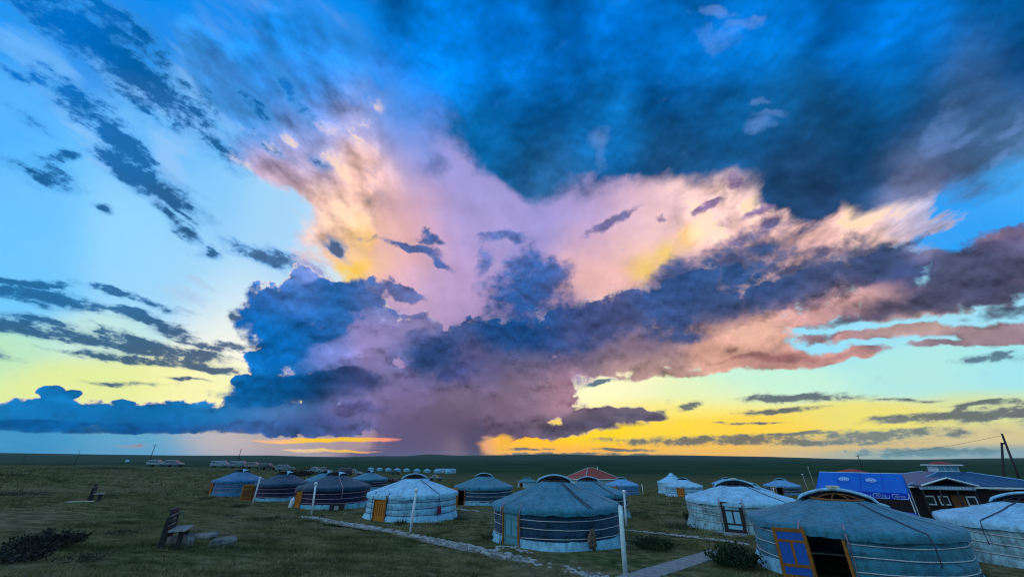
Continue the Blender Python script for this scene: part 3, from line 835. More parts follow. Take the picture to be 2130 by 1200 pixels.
def terrain_mat():
    m, nt, b = new_mat("steppe_ground")
    t = nt.nodes.new("ShaderNodeTexCoord")

    def nz(scale, detail=8, rough=0.62):
        n = nt.nodes.new("ShaderNodeTexNoise")
        n.inputs["Scale"].default_value = scale
        n.inputs["Detail"].default_value = detail
        n.inputs["Roughness"].default_value = rough
        nt.links.new(t.outputs["Object"], n.inputs["Vector"])
        return n.outputs["Fac"]

    def ramp(f, els):
        r = nt.nodes.new("ShaderNodeValToRGB")
        while len(r.color_ramp.elements) < len(els):
            r.color_ramp.elements.new(0.5)
        for e, (p, c) in zip(r.color_ramp.elements, els):
            e.position = p
            e.color = (*c, 1)
        nt.links.new(f, r.inputs["Fac"])
        return r.outputs["Color"]

    def mix(f, a, bb):
        n = nt.nodes.new("ShaderNodeMix")
        n.data_type = "RGBA"
        nt.links.new(f, n.inputs[0])
        nt.links.new(a, n.inputs[6])
        nt.links.new(bb, n.inputs[7])
        return n.outputs[2]
    fine = ramp(nz(2.2), [(0.36, (0.022, 0.026, 0.014)), (0.5, (0.105, 0.105, 0.046)), (0.64, (0.28, 0.21, 0.12))])
    patch = ramp(nz(0.12, 6), [(0.40, (0.050, 0.078, 0.026)), (0.5, (0.145, 0.125, 0.062)), (0.60, (0.24, 0.175, 0.105))])
    f1 = nt.nodes.new("ShaderNodeMath")
    f1.operation = "MULTIPLY"
    f1.inputs[1].default_value = 0.9
    nt.links.new(nz(0.35, 5), f1.inputs[0])
    near = mix(f1.outputs[0], fine, patch)
    far = ramp(nz(0.006, 8), [(0.36, (0.016, 0.045, 0.028)), (0.5, (0.030, 0.062, 0.030)), (0.64, (0.05, 0.07, 0.036))])
    ln = nt.nodes.new("ShaderNodeVectorMath")
    ln.operation = "LENGTH"
    nt.links.new(t.outputs["Object"], ln.inputs[0])
    mr = nt.nodes.new("ShaderNodeMapRange")
    mr.inputs["From Min"].default_value = 60
    mr.inputs["From Max"].default_value = 350
    nt.links.new(ln.outputs["Value"], mr.inputs["Value"])
    nt.links.new(mix(mr.outputs[0], near, far), b.inputs["Base Color"])
    b.inputs["Roughness"].default_value = 1.0
    b.inputs["Specular IOR Level"].default_value = 0.0
    bp = nt.nodes.new("ShaderNodeBump")
    bp.inputs["Strength"].default_value = 0.9
    bp.inputs["Distance"].default_value = 0.12
    nt.links.new(nz(3.0, 8, 0.7), bp.inputs["Height"])
    nt.links.new(bp.outputs["Normal"], b.inputs["Normal"])
    return m


# ------------------------------------------------------------------ mesh helpers
class MB:
    def __init__(self):
        self.v, self.f = [], []

    def add(self, vs, fs):
        o = len(self.v)
        self.v.extend([tuple(p) for p in vs])
        self.f.extend([tuple(i + o for i in f) for f in fs])
        return self

    def box(self, c, s, rot=None, taper=1.0):
        vs = []
        for z in (-0.5, 0.5):
            k = taper if z > 0 else 1.0
            for x, y in ((-0.5, -0.5), (0.5, -0.5), (0.5, 0.5), (-0.5, 0.5)):
                vs.append(Vector((x * s[0] * k, y * s[1] * k, z * s[2])))
        if rot is not None:
            vs = [rot @ p for p in vs]
        vs = [p + Vector(c) for p in vs]
        return self.add(vs, [(3, 2, 1, 0), (4, 5, 6, 7), (0, 1, 5, 4), (1, 2, 6, 5), (2, 3, 7, 6), (3, 0, 4, 7)])

    def tube(self, pts, r, n=6, caps=True):
        pts = [Vector(p) for p in pts]
        rs = r if isinstance(r, (list, tuple)) else [r] * len(pts)
        rings = []
        for i, p in enumerate(pts):
            t = (pts[min(i + 1, len(pts) - 1)] - pts[max(i - 1, 0)]).normalized()
            a = t.cross(Vector((0, 0, 1)))
            if a.length < 1e-3:
                a = t.cross(Vector((0, 1, 0)))
            a.normalize()
            b = t.cross(a)
            rings.append([p + (a * math.cos(k * 2 * math.pi / n) + b * math.sin(k * 2 * math.pi / n)) * rs[i] for k in range(n)])
        fs = []
        for i in range(len(pts) - 1):
            for k in range(n):
                fs.append((i * n + k, i * n + (k + 1) % n, (i + 1) * n + (k + 1) % n, (i + 1) * n + k))
        if caps:
            fs.append(tuple(range(n))[::-1])
            fs.append(tuple((len(pts) - 1) * n + k for k in range(n)))
        return self.add([p for r_ in rings for p in r_], fs)

    def lathe(self, prof, seg=24, a0=0.0, a1=2 * math.pi, fn=None):
        """prof: (r, z) list bottom to top; fn(r, z, ang) may shift the radius"""
        closed = abs(a1 - a0 - 2 * math.pi) < 1e-6
        n = seg if closed else seg + 1
        vs = []
        for r, z in prof:
            for k in range(n):
                a = a0 + (a1 - a0) * k / seg
                rr, zz = fn(r, z, a) if fn else (r, z)
                vs.append((rr * math.sin(a), -rr * math.cos(a), zz))
        fs = []
        for i in range(len(prof) - 1):
            for k in range(seg):
                k2 = (k + 1) % n
                fs.append((i * n + k, i * n + k2, (i + 1) * n + k2, (i + 1) * n + k))
        return self.add(vs, fs)

    def ball(self, c, r, seg=12, rings=8, sz=1.0):
        vs, fs = [], []
        for i in range(rings + 1):
            t = math.pi * i / rings
            for k in range(seg):
                a = 2 * math.pi * k / seg
                vs.append((c[0] + r * math.sin(t) * math.cos(a), c[1] + r * math.sin(t) * math.sin(a), c[2] - r * sz * math.cos(t)))
        for i in range(rings):
            for k in range(seg):
                fs.append((i * seg + k, i * seg + (k + 1) % seg, (i + 1) * seg + (k + 1) % seg, (i + 1) * seg + k))
        return self.add(vs, fs)

    def build(self, name, mat, parent=None, smooth=False):
        me = bpy.data.meshes.new(name)
        me.from_pydata(self.v, [], self.f)
        me.validate()
        if smooth:
            me.polygons.foreach_set("use_smooth", [True] * len(me.polygons))
        me.materials.append(MT[mat] if isinstance(mat, str) else mat)
        o = bpy.data.objects.new(name, me)
        COL.objects.link(o)
        o.parent = parent
        return o


def tag(o, label=None, cat=None, group=None, kind=None):
    if label:
        o["label"] = label
    if cat:
        o["category"] = cat
    if group:
        o["group"] = group
    if kind:
        o["kind"] = kind
    return o


def thing(name, loc, rz=0.0, label=None, cat=None, group=None):
    o = bpy.data.objects.new(name, None)
    COL.objects.link(o)
    o.location = loc
    o.rotation_euler = (0, 0, rz)
    return tag(o, label, cat, group)


def copy_tree(o, parent=None):
    c = o.copy()
    COL.objects.link(c)
    c.parent = parent
    for ch in list(o.children):
        copy_tree(ch, c)
    return c


def bevel(o, w=0.02, seg=2):
    m = o.modifiers.new("bevel", "BEVEL")
    m.width = w
    m.segments = seg
    m.limit_method = "ANGLE"
    return o

# ------------------------------------------------------------------ ground
def make_ground():
    naz = 512
    rings = np.concatenate([np.geomspace(0.8, 60, 130), np.geomspace(62, 9000, 90)])
    th = np.linspace(-math.pi, math.pi, naz, endpoint=False)
    X = rings[:, None] * np.sin(th)[None]
    Y = rings[:, None] * np.cos(th)[None]
    Z = hgrid(X, Y)
    # small tussocky relief near the camp
    bump = np.zeros_like(Z)
    for f, a in ((0.35, 0.05), (0.9, 0.035), (2.1, 0.022)):
        ph = rng.uniform(0, 6.28, 8)
        for k in range(4):
            an = ph[k] + k * 0.8
            bump += a * 0.5 * np.sin(f * (X * math.cos(an) + Y * math.sin(an)) + ph[k + 4])
    fade = np.clip((rings - 3) / 5, 0, 1) * np.clip((140 - rings) / 60, 0, 1)
    Z = Z + bump * fade[:, None] - 0.02
    roll = np.clip((rings - 250) / 400, 0, 1) * np.clip((6000 - rings) / 2500, 0, 1)
    Z += roll[:, None] * (1.6 * np.sin(X * 0.011 + 1.0) * np.sin(Y * 0.008) + 0.9 * np.sin(X * 0.027 + Y * 0.019))
    vs = np.stack([X, Y, Z], -1).reshape(-1, 3).tolist() + [(0, 0, gz(0, 0.5) - 0.02)]
    fs = []
    n = naz
    for i in range(len(rings) - 1):
        for k in range(n):
            k2 = (k + 1) % n
            fs.append((i * n + k, (i + 1) * n + k, (i + 1) * n + k2, i * n + k2))
    c = len(vs) - 1
    for k in range(n):
        fs.append((k, (k + 1) % n, c))
    mb = MB()
    mb.v, mb.f = vs, fs
    o = mb.build("ground", terrain_mat(), smooth=True)
    tag(o, kind="structure")
    return o


ground = make_ground()

EXCL = []        # (x, y, r) footprints where no grass grows


def blades(name, pos, hgt, wid, lean, nb, mat, spread):
    """tufts of single-triangle blades, all joined: pos (n,3)"""
    n = len(pos)
    a = rng.uniform(0, 2 * math.pi, (n, nb))
    rad = spread[:, None] * np.sqrt(rng.uniform(0, 1, (n, nb)))
    bx = pos[:, 0:1] + rad * np.cos(a)
    by = pos[:, 1:2] + rad * np.sin(a)
    bz = np.repeat(pos[:, 2:3], nb, 1) - 0.02
    h = hgt[:, None] * rng.uniform(0.5, 1.15, (n, nb))
    la = a + rng.uniform(-0.9, 0.9, (n, nb))
    l = lean * h * rng.uniform(0.2, 1.2, (n, nb))
    wa = rng.uniform(0, math.pi, (n, nb))
    w = wid[:, None] * rng.uniform(0.6, 1.4, (n, nb)) / 2
    v = np.empty((n, nb, 3, 3))
    v[..., 0, 0], v[..., 0, 1], v[..., 0, 2] = bx - w * np.cos(wa), by - w * np.sin(wa), bz
    v[..., 1, 0], v[..., 1, 1], v[..., 1, 2] = bx + w * np.cos(wa), by + w * np.sin(wa), bz
    v[..., 2, 0], v[..., 2, 1], v[..., 2, 2] = bx + l * np.cos(la), by + l * np.sin(la), bz + h
    v = v.reshape(-1, 3)
    m = len(v) // 3
    me = bpy.data.meshes.new(name)
    me.vertices.add(len(v))
    me.vertices.foreach_set("co", v.ravel())
    me.loops.add(m * 3)
    me.loops.foreach_set("vertex_index", np.arange(m * 3, dtype=np.int32))
    me.polygons.add(m)
    me.polygons.foreach_set("loop_start", np.arange(0, m * 3, 3, dtype=np.int32))
    me.update()
    me.validate()
    me.materials.append(MT[mat])
    o = bpy.data.objects.new(name, me)
    COL.objects.link(o)
    return o


def make_grass():
    def sector(n, d0, d1):
        d = np.sqrt(rng.uniform(d0 * d0, d1 * d1, n))
        t = rng.uniform(-1.02, 1.02, n)
        return d * np.sin(t), d * np.cos(t)
    P, H, W, S = [], [], [], []
    for n, d0, d1, h, w, s in ((56000, 5, 22, 0.058, 0.014, 0.09), (42000, 22, 48, 0.08, 0.03, 0.16), (20000, 48, 110, 0.16, 0.09, 0.4)):
        x, y = sector(n, d0, d1)
        keep = np.ones(n, bool)
        for ex, ey, er in EXCL:
            keep &= (x - ex) ** 2 + (y - ey) ** 2 > er * er
        # patchy: bare soil between clumps
        p = np.sin(x * 0.9 + 1.3 * np.sin(y * 0.5)) + np.sin(y * 1.1 + 1.7 * np.sin(x * 0.37)) + rng.normal(0, 0.9, n)
        keep &= p > -0.55
        x, y = x[keep], y[keep]
        P.append(np.stack([x, y, hgrid(x, y)], -1))
        k = len(x)
        tall = rng.uniform(0, 1, k)
        clump = 0.5 + 0.5 * np.sin(x * 1.9 + 2.1 * np.sin(y * 0.8)) * np.sin(y * 2.3 + 1.4 * np.sin(x * 1.1))
        H.append(h * (0.45 + 0.6 * rng.uniform(0, 1, k) + 0.9 * clump + 1.2 * (tall > 0.96)))
        W.append(np.full(k, w))
        S.append(np.full(k, s))
    o = blades("grass", np.concatenate(P), np.concatenate(H), np.concatenate(W), 0.8, 6, "grass", np.concatenate(S))
    tag(o, "short steppe grass tufts covering the camp ground", "grass", kind="stuff")


STONE_MESHES = []


def stone_mesh(i, flat=0.35):
    r = random.Random(100 + i)
    bm = bmesh.new()
    bmesh.ops.create_icosphere(bm, subdivisions=1, radius=0.5)
    for v in bm.verts:
        k = 1 + r.uniform(-0.22, 0.22)
        v.co = Vector((v.co.x * k, v.co.y * k * r.uniform(0.75, 1.0), max(min(v.co.z, 0.3), -0.3) * flat * 2))
    me = bpy.data.meshes.new("stone")
    bm.to_mesh(me)
    bm.free()
    me.materials.append(MT["stone"])
    return me


def make_path(pixels, width, n, size, name="path"):
    pts = [ground_at(x, y) for x, y in pixels]
    root = thing(name, pts[0])
    tag(root, kind="structure")
    seg = [(pts[i + 1] - pts[i]).length for i in range(len(pts) - 1)]
    tot = sum(seg)
    for k in range(n):
        # more stones where they show larger
        t = tot * ((k + random.random()) / n)
        i = 0
        while i < len(seg) - 1 and t > seg[i]:
            t -= seg[i]
            i += 1
        d = (pts[i + 1] - pts[i]).normalized()
        p = pts[i] + d * t + Vector((-d.y, d.x, 0)) * random.uniform(-width, width) / 2
        s = size * random.uniform(0.6, 1.35)
        o = bpy.data.objects.new("stone", STONE_MESHES[k % len(STONE_MESHES)])
        COL.objects.link(o)
        o.parent = root
        o.location = (p.x - root.location.x, p.y - root.location.y, gz(p.x, p.y) - root.location.z + 0.005)
        o.rotation_euler = (random.uniform(-0.15, 0.15), random.uniform(-0.15, 0.15), random.uniform(0, 6.28))
        o.scale = (s, s * random.uniform(0.6, 1.0), s * random.uniform(0.5, 0.9))
    return pts


def path_bed(pts, width, name="track"):
    """a worn strip a few millimetres over the turf"""
    vs, fs = [], []
    fine = []
    for i in range(len(pts) - 1):
        n = max(2, int((pts[i + 1] - pts[i]).length / 0.35))
        fine += [pts[i].lerp(pts[i + 1], k / n) for k in range(n)]
    fine.append(pts[-1])
    for i, p in enumerate(fine):
        d = (fine[min(i + 1, len(fine) - 1)] - fine[max(i - 1, 0)]).normalized()
        s = Vector((-d.y, d.x, 0))
        for q in (-1, -0.5, 0, 0.5, 1):
            w = width / 2 * q * (1 + 0.25 * mnoise.noise(Vector((p.x * 1.7, p.y * 1.7, q))))
            v = p + s * w
            vs.append((v.x, v.y, gz(v.x, v.y) + (0.012 if abs(q) < 1 else -0.03)))
    for i in range(len(fine) - 1):
        for q in range(4):
            a = i * 5 + q
            fs.append((a, a + 1, a + 6, a + 5))
    o = MB().add(vs, fs).build(name, "dirt", None, True)
    tag(o, kind="structure")


MT["dirt"] = noisy("trodden_dirt", (0.11, 0.10, 0.085), (0.30, 0.28, 0.25), 9, 0.95, 0.5, 25)
for i in range(7):
    STONE_MESHES.append(stone_mesh(i))
PATH1 = make_path([(636, 1074), (700, 1086), (790, 1100), (900, 1122), (1010, 1146), (1120, 1172), (1245, 1198), (1300, 1212)], 0.72, 300, 0.24)
path_bed(PATH1, 1.05)
PATH2 = make_path([(945, 1058), (990, 1063), (1036, 1071)], 0.4, 70, 0.26)
PATH3 = make_path([(1292, 1101), (1380, 1110), (1470, 1120), (1560, 1132)], 0.28, 120, 0.18)
PATH4 = make_path([(1030, 1140), (1075, 1137), (1100, 1150)], 0.5, 30, 0.2)


def slab_path(pixels, width, name, label):
    """a run of cast concrete slabs"""
    pts = [ground_at(x, y) for x, y in pixels]
    root = thing(name, pts[0])
    tag(root, kind="structure")
    for i in range(len(pts) - 1):
        a, b = pts[i], pts[i + 1]
        d = b - a
        mb = MB()
        L = d.length
        ang = math.atan2(d.y, d.x)
        c = (a + b) / 2
        z = max(gz(a.x, a.y), gz(b.x, b.y), gz(c.x, c.y)) + 0.045
        mb.box((c.x - root.location.x, c.y - root.location.y, z - 0.06 - root.location.z), (L - 0.03, width, 0.14), Matrix.Rotation(ang, 3, "Z"))
        bevel(mb.build("slab", "concrete", root), 0.015, 2)


slab_path([(1290, 1214), (1330, 1202), (1372, 1189), (1414, 1176), (1456, 1163), (1498, 1150)], 0.8, "path", "")
path_bed([ground_at(x, y) for x, y in ((1290, 1216), (1372, 1190), (1456, 1164), (1515, 1146))], 1.15)
# ------------------------------------------------------------------ gers
def door_leaf(parent, style, w, h, hinge, swing, lod, frame_mat, fill_mat):
    """a leaf hung on its image-left edge; local x runs from the hinge, y is outward (-)"""
    root = bpy.data.objects.new("door", None)
    mb = MB()
    t = 0.045
    st = 0.09 if style == "pane" else 0.075
    mb.box((st / 2, 0, h / 2), (st, t, h))
    mb.box((w - st / 2, 0, h / 2), (st, t, h))
    inner = w - 2 * st
    rails = [(0.05, 0.10), (h - 0.05, 0.10), (h * 0.74, 0.07)]
    if style == "pane":
        rails.append((h * 0.26, 0.08))
    else:
        rails.append((h * 0.2, 0.06))
    for z, d in rails:
        mb.box((w / 2, 0, z), (inner - 0.002, t * 0.96, d))
    if style == "pane":
        mb.box((w / 2, 0, h * 0.5), (0.07, t * 0.92, h * 0.48 - 0.076))
    door = mb.build("door", frame_mat, parent)
    door.location = hinge
    door.rotation_euler = (0, 0, swing)
    if lod >= 1:
        if style == "pane":
            cells = [(w / 2, h * 0.845, inner, h * 0.17), (w / 2 - inner / 4 - 0.017, h * 0.5, inner / 2 - 0.04, h * 0.40), (w / 2 + inner / 4 + 0.017, h * 0.5, inner / 2 - 0.04, h * 0.40), (w / 2, h * 0.155, inner, h * 0.12)]
            for x, z, cw, ch in cells:
                MB().box((x, 0.003, z), (cw + 0.006, t * 0.4, ch + 0.03)).build("pane", fill_mat, door)
        else:
            MB().box((w / 2, 0.014, h / 2), (inner + 0.01, 0.015, h - 0.12)).build("backing_board", "orangedark", door)
            MB().box((w / 2, 0.0, h * 0.85), (inner - 0.05, t * 0.8, h * 0.13)).build("panel", frame_mat, door)
            MB().box((w / 2, 0.0, h * 0.13), (inner - 0.05, t * 0.8, h * 0.10)).build("panel", frame_mat, door)
            n = 4
            for k in range(n):
                x = st + inner * (k + 0.5) / n
                MB().box((x, -0.002, h * 0.465), (inner / n * 0.55, t * 0.85, h * 0.46)).build("slat", frame_mat, door)
    if lod >= 2:
        MB().tube([(w - st / 2, -t / 2 - 0.002, h * 0.5), (w - st / 2, -t / 2 - 0.05, h * 0.5), (w - st / 2, -t / 2 - 0.05, h * 0.56), (w - st / 2, -t / 2 - 0.002, h * 0.56)], 0.008, 5).build("handle", "iron", door)
    bpy.data.objects.remove(root)
    return door


def ger(px, py, D, R, label, roof="teal", wall="tealdark", skirt="skirt", rope="rope", door="plank", dframe="orange", dfill="tealpane",
        phi=43.0, open_deg=0.0, lod=1, hw=1.42, top=2.22, ropes=(0.42, 0.74, 1.06), wrinkle=0.027, flap="arch", lines=(35,), line_mat="roped", slab=True, post_mat="ropep", zoff=0.0, lining="darkwood", group=None, sk_h=0.36, aw=0.82, jamb=None):
    loc = at_depth(px, py, D)
    loc.z += zoff
    th = math.degrees(math.atan2(loc.x, loc.y))
    root = thing("ger", loc, -math.radians(phi), label, "ger", group)
    seed = random.uniform(0, 50)
    seg = {0: 40, 1: 72, 2: 120}[lod]
    dw, dh = 0.86, hw - 0.04
    gap = math.asin(min((dw / 2 + 0.07) / R, 0.9))
    lv = [z for z in ropes]

    def cloth(r, z, a):
        """bulges between the ropes, vertical tucks and random wrinkles"""
        d = min([abs(z - q) for q in lv] + [0.35])
        r += 0.035 * min(d / 0.14, 1.0)
        p = Vector((math.sin(a) * 3.2, math.cos(a) * 3.2, z * 2.2 + seed))
        r += wrinkle * 2.2 * mnoise.noise(p * 1.1) + wrinkle * 1.2 * mnoise.noise(p * 3.1)
        r += wrinkle * 0.8 * mnoise.noise(Vector((math.sin(a) * 14, math.cos(a) * 14, z * 0.8 + seed)))
        return r, z

    nz = {0: 7, 1: 13, 2: 20}[lod]
    prof = [(R - 0.01 * (1 - i / nz), 0.0 + (hw + 0.04) * i / nz) for i in range(nz + 1)]
    MB().lathe(prof, seg, gap, 2 * math.pi - gap, cloth).build("wall", wall, root, True)

    def skirtfn(r, z, a):
        p = Vector((math.sin(a) * 5, math.cos(a) * 5, z + seed + 9))
        return r + 0.045 * mnoise.noise(p) * (1.3 - z / sk_h), z + 0.05 * mnoise.noise(p * 1.6) * (z / sk_h) - (0.08 if z < 0.02 else 0)
    if skirt:
        MB().lathe([(R + 0.20, 0.0), (R + 0.14, sk_h * 0.4), (R + 0.085, sk_h * 0.75), (R + 0.045, sk_h)], seg, gap, 2 * math.pi - gap, skirtfn).build("skirt", skirt, root, True)

    # roof cover with a lip that hangs over the wall
    rc = 0.55 * aw / 0.82
    lip = 0.2

    def roof_rz(s):
        r = rc + (R + 0.075 - rc) * s
        z = hw + 0.03 + (top - hw - 0.03) * ((1 - s) ** 1.04)
        return r, z
    ns = {0: 7, 1: 12, 2: 18}[lod]
    prof = [(R + 0.10, hw - lip), (R + 0.115, hw - lip * 0.45), (R + 0.105, hw - 0.02)] + [roof_rz(1 - i / ns) for i in range(ns + 1)]

    def roofn(r, z, a):
        s = (r - rc) / (R - rc)
        sag = 0.022 * abs(math.sin(a * 9 + seed)) * math.sin(math.pi * max(0, min(1, s)))
        p = Vector((r * math.sin(a), r * math.cos(a), seed))
        w = wrinkle * 1.3 * mnoise.noise(p * 1.4) + wrinkle * 0.6 * mnoise.noise(p * 4)
        if z < hw:
            return r + w * 1.5, z + (0.05 * mnoise.noise(p * 2.5) if z < hw - lip * 0.8 else 0)
        return r, z - sag + w
    MB().lathe(prof, seg, 0, 2 * math.pi, roofn).build("roof", roof, root, True)

    def on_roof(s, a, off=0.02):
        r, z = roof_rz(s)
        _, z2 = roofn(r, z, a)
        return Vector((r * math.sin(a), -r * math.cos(a), z2 + off))

    if lod == 2:
        for k in range(6):
            a = k * math.pi / 3 + seed
            MB().tube([on_roof(0.02 + 0.98 * i / 10, a, 0.004) for i in range(11)], 0.014, 4).build("seam", roof, root, True)

    # ropes round the wall, each stopping at the door posts
    rr = 0.016 if lod == 2 else 0.022
    for z in ropes:
        n = seg
        pts = []
        for k in range(n + 1):
            a = gap * 1.05 + (2 * math.pi - 2.1 * gap) * k / n
            r, _ = cloth(R, z, a)
            sagz = 0.025 * math.sin(a * 2 + z * 5 + seed)
            pts.append((((r + 0.02) * math.sin(a)), -(r + 0.02) * math.cos(a), z + sagz))
        MB().tube(pts, rr, 5).build("rope", rope, root, True)

    # crown ring, ribs and its cover
    ac = math.radians(phi - th)          # towards the viewer's standpoint
    ar = ac + math.pi / 2
    ux, uy = math.sin(ar), -math.cos(ar)     # arch runs this way
    vx, vy = math.sin(ac), -math.cos(ac)
    ring = []
    for k in range(33):
        a = 2 * math.pi * k / 32
        ring.append((rc * 0.97 * math.sin(a), -rc * 0.97 * math.cos(a), top + 0.03))
    MB().tube(ring, 0.05, 6, caps=False).build("crown_ring", lining, root, True)
    if lod >= 1:
        mb = MB()
        for k in range(4):
            a = math.pi * k / 4
            pts = [(rc * 0.95 * c * math.sin(a), -rc * 0.95 * c * math.cos(a), top + 0.03 + 0.16 * (1 - c * c)) for c in (-1, -0.66, -0.33, 0, 0.33, 0.66, 1)]
            mb.tube(pts, 0.022, 5)
        mb.build("crown_ribs", lining, root)
    arch_h = 0.21 if aw < 1 else 0.27

    def dome(u, v, lift=0.0):
        """cover over the crown: u along the arch, v away from the viewer"""
        rho = math.hypot(u, v)
        if rho <= aw * 0.95:
            z = top + 0.02 + arch_h * (1 - (rho / (aw * 0.95)) ** 2)
        else:
            z = -1e9
        s = (rho - rc) / (R + 0.075 - rc)
        if s > 0:
            z = max(z, hw + 0.03 + (top - hw - 0.03) * ((1 - min(s, 1)) ** 1.04))
        return Vector((u * ux - v * vx, u * uy - v * vy, z + lift))
    cover = "white" if flap != "teal" else "teal"
    if flap:
        m, n = 18, 8
        vs, fs = [], []
        umax = aw
        for i in range(m + 1):
            u = -umax + 2 * umax * i / m
            for j in range(n + 1):
                v = -0.06 + (aw * math.sqrt(max(0.02, 1 - (u / (aw * 1.05)) ** 2)) + 0.06) * j / n
                p = dome(u, v, 0.03 + 0.012 * mnoise.noise(Vector((u * 6, v * 6, seed))))
                vs.append(p)
        for i in range(m):
            for j in range(n):
                a = i * (n + 1) + j
                fs.append((a, a + n + 1, a + n + 2, a + 1))
        MB().add(vs, fs).build("crown_cover", cover, root, True)
        if flap in ("arch", "teal"):
            pts = [dome(-aw * 1.04 + aw * 2.25 * i / 20, -0.06, 0.04) for i in range(21)]
            MB().tube(pts, [0.03] + [0.045 if aw < 1 else 0.055] * 19 + [0.03], 6).build("cover_roll", "white", root, True)
        else:
            # a loose corner of the cover hangs down the front of the roof
            vs, fs = [], []
            for i in range(7):
                for j in range(7 - i):
                    u = 0.05 + 0.75 * i / 6 + 0.10 * j / 6
                    v = -0.02 - 0.8 * j / 6
                    vs.append(dome(u, v, 0.045 + 0.01 * mnoise.noise(Vector((u * 7, v * 7, seed)))))
            idx = {}
            c = 0
            for i in range(7):
                for j in range(7 - i):
                    idx[(i, j)] = c
                    c += 1
            for i in range(6):
                for j in range(6 - i):
                    fs.append((idx[(i, j)], idx[(i + 1, j)], idx[(i, j + 1)]))
                    if j < 5 - i:
                        fs.append((idx[(i + 1, j)], idx[(i + 1, j + 1)], idx[(i, j + 1)]))
            MB().add(vs, fs).build("cover_corner", "white", root, True)
    for q in lines:
        a = ac + math.radians(q)
        pts = [on_roof(0.06 + 0.94 * i / 10, a, 0.03) for i in range(11)]
        r = R + 0.16
        pts += [Vector((r * math.sin(a), -r * math.cos(a), hw - 0.25)), Vector(((r - 0.02) * math.sin(a), -(r - 0.02) * math.cos(a), 0.7))]
        MB().tube(pts, 0.02 if lod == 2 else 0.026, 5).build("tie_rope", line_mat, root, True)

    # door: frame, leaf, side ropes, threshold
    yd = -(R * math.cos(gap)) - 0.03
    fb = MB()
    for sx in (-1, 1):
        fb.box((sx * (dw / 2 + 0.04), yd, dh / 2), (0.08, 0.14, dh))
    fb.box((0, yd, dh + 0.025), (dw + 0.16, 0.14, 0.05))
    fb.box((0, yd, 0.035), (dw - 0.002, 0.13, 0.07))
    fb.build("door_frame", jamb or (dframe if door == "pane" else "orangedark"), root)
    door_leaf(root, door, dw - 0.01, dh - 0.08, Vector((-dw / 2 + 0.005, yd - 0.075 if open_deg else yd - 0.01, 0.072)), -math.radians(open_deg), lod, dframe, dfill)
    if post_mat:
        for sx in (-1, 1):
            a = sx * gap * 1.12
            r1, z1 = roof_rz(0.94)
            MB().tube([(r1 * math.sin(a), -r1 * math.cos(a), z1 + 0.10), ((R + 0.15) * math.sin(a), -(R + 0.15) * math.cos(a), hw - 0.1), ((R + 0.15) * math.sin(a), -(R + 0.15) * math.cos(a), 0.05)], 0.022, 5).build("door_rope", post_mat, root, True)
    if slab:
        o = MB().box((0, yd - 0.62, 0.005), (1.0, 0.95, 0.10)).build("threshold_slab", "concrete", root)
        bevel(o, 0.02)
    EXCL.append((loc.x, loc.y, R + 0.3))
    dd = Matrix.Rotation(-math.radians(phi), 3, "Z") @ Vector((0, -1, 0))
    EXCL.append((loc.x + dd.x * (R + 0.8), loc.y + dd.y * (R + 0.8), 0.8))
    return root


# name them by what sets each apart
G = {}
G["far_row_end"] = ger(492, 1020, 46, 2.35, "blue ger at the end of the row, orange door facing the open grass", roof="blue", wall="blue", skirt="blue", door="plank", phi=42, lod=1, flap="corner", lines=(), rope="ropep")
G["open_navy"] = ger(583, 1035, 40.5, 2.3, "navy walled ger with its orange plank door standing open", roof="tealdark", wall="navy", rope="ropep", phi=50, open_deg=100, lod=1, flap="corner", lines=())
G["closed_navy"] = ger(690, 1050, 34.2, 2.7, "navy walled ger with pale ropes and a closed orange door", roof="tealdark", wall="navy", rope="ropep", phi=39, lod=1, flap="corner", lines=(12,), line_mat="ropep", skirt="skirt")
G["behind_navy"] = ger(668, 1040, 50, 2.5, "grey ger roof showing over the shoulder of a navy ger", roof="teal", wall="navy", phi=43, lod=0, flap="corner", lines=(), slab=False)
G["behind_navy_small"] = ger(762, 1030, 61, 2.65, "grey ger between the navy ger and the white ger", roof="teal", wall="navy", phi=43, lod=0, flap="corner", lines=(), slab=False)
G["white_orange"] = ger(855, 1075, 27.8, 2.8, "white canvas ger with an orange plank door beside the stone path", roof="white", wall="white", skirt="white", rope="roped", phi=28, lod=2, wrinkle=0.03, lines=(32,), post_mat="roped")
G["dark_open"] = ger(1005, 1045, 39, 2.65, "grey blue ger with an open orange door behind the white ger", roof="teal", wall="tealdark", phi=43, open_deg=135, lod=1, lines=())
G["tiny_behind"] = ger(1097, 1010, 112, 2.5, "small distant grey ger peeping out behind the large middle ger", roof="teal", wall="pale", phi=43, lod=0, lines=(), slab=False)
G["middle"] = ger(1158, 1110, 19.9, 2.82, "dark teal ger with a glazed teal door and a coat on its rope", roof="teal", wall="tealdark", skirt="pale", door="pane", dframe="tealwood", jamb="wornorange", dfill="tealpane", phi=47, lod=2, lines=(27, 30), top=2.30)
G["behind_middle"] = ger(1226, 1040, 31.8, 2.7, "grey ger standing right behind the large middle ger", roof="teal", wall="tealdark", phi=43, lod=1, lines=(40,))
G["bright_blue"] = ger(1295, 1020, 71, 2.6, "bright blue roofed ger in front of the red roofed building", roof="bluelight", wall="blue", skirt="blue", phi=43, lod=1, lines=())
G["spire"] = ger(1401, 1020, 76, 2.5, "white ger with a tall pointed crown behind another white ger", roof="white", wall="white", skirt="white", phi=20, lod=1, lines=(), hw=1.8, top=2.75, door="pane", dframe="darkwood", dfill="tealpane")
G["far_white"] = ger(1425, 1028, 65, 2.65, "white ger with a plain orange door out on the open grass", roof="white", wall="white", skirt="white", rope="roped", phi=34, lod=1, lines=(60,), line_mat="rope")
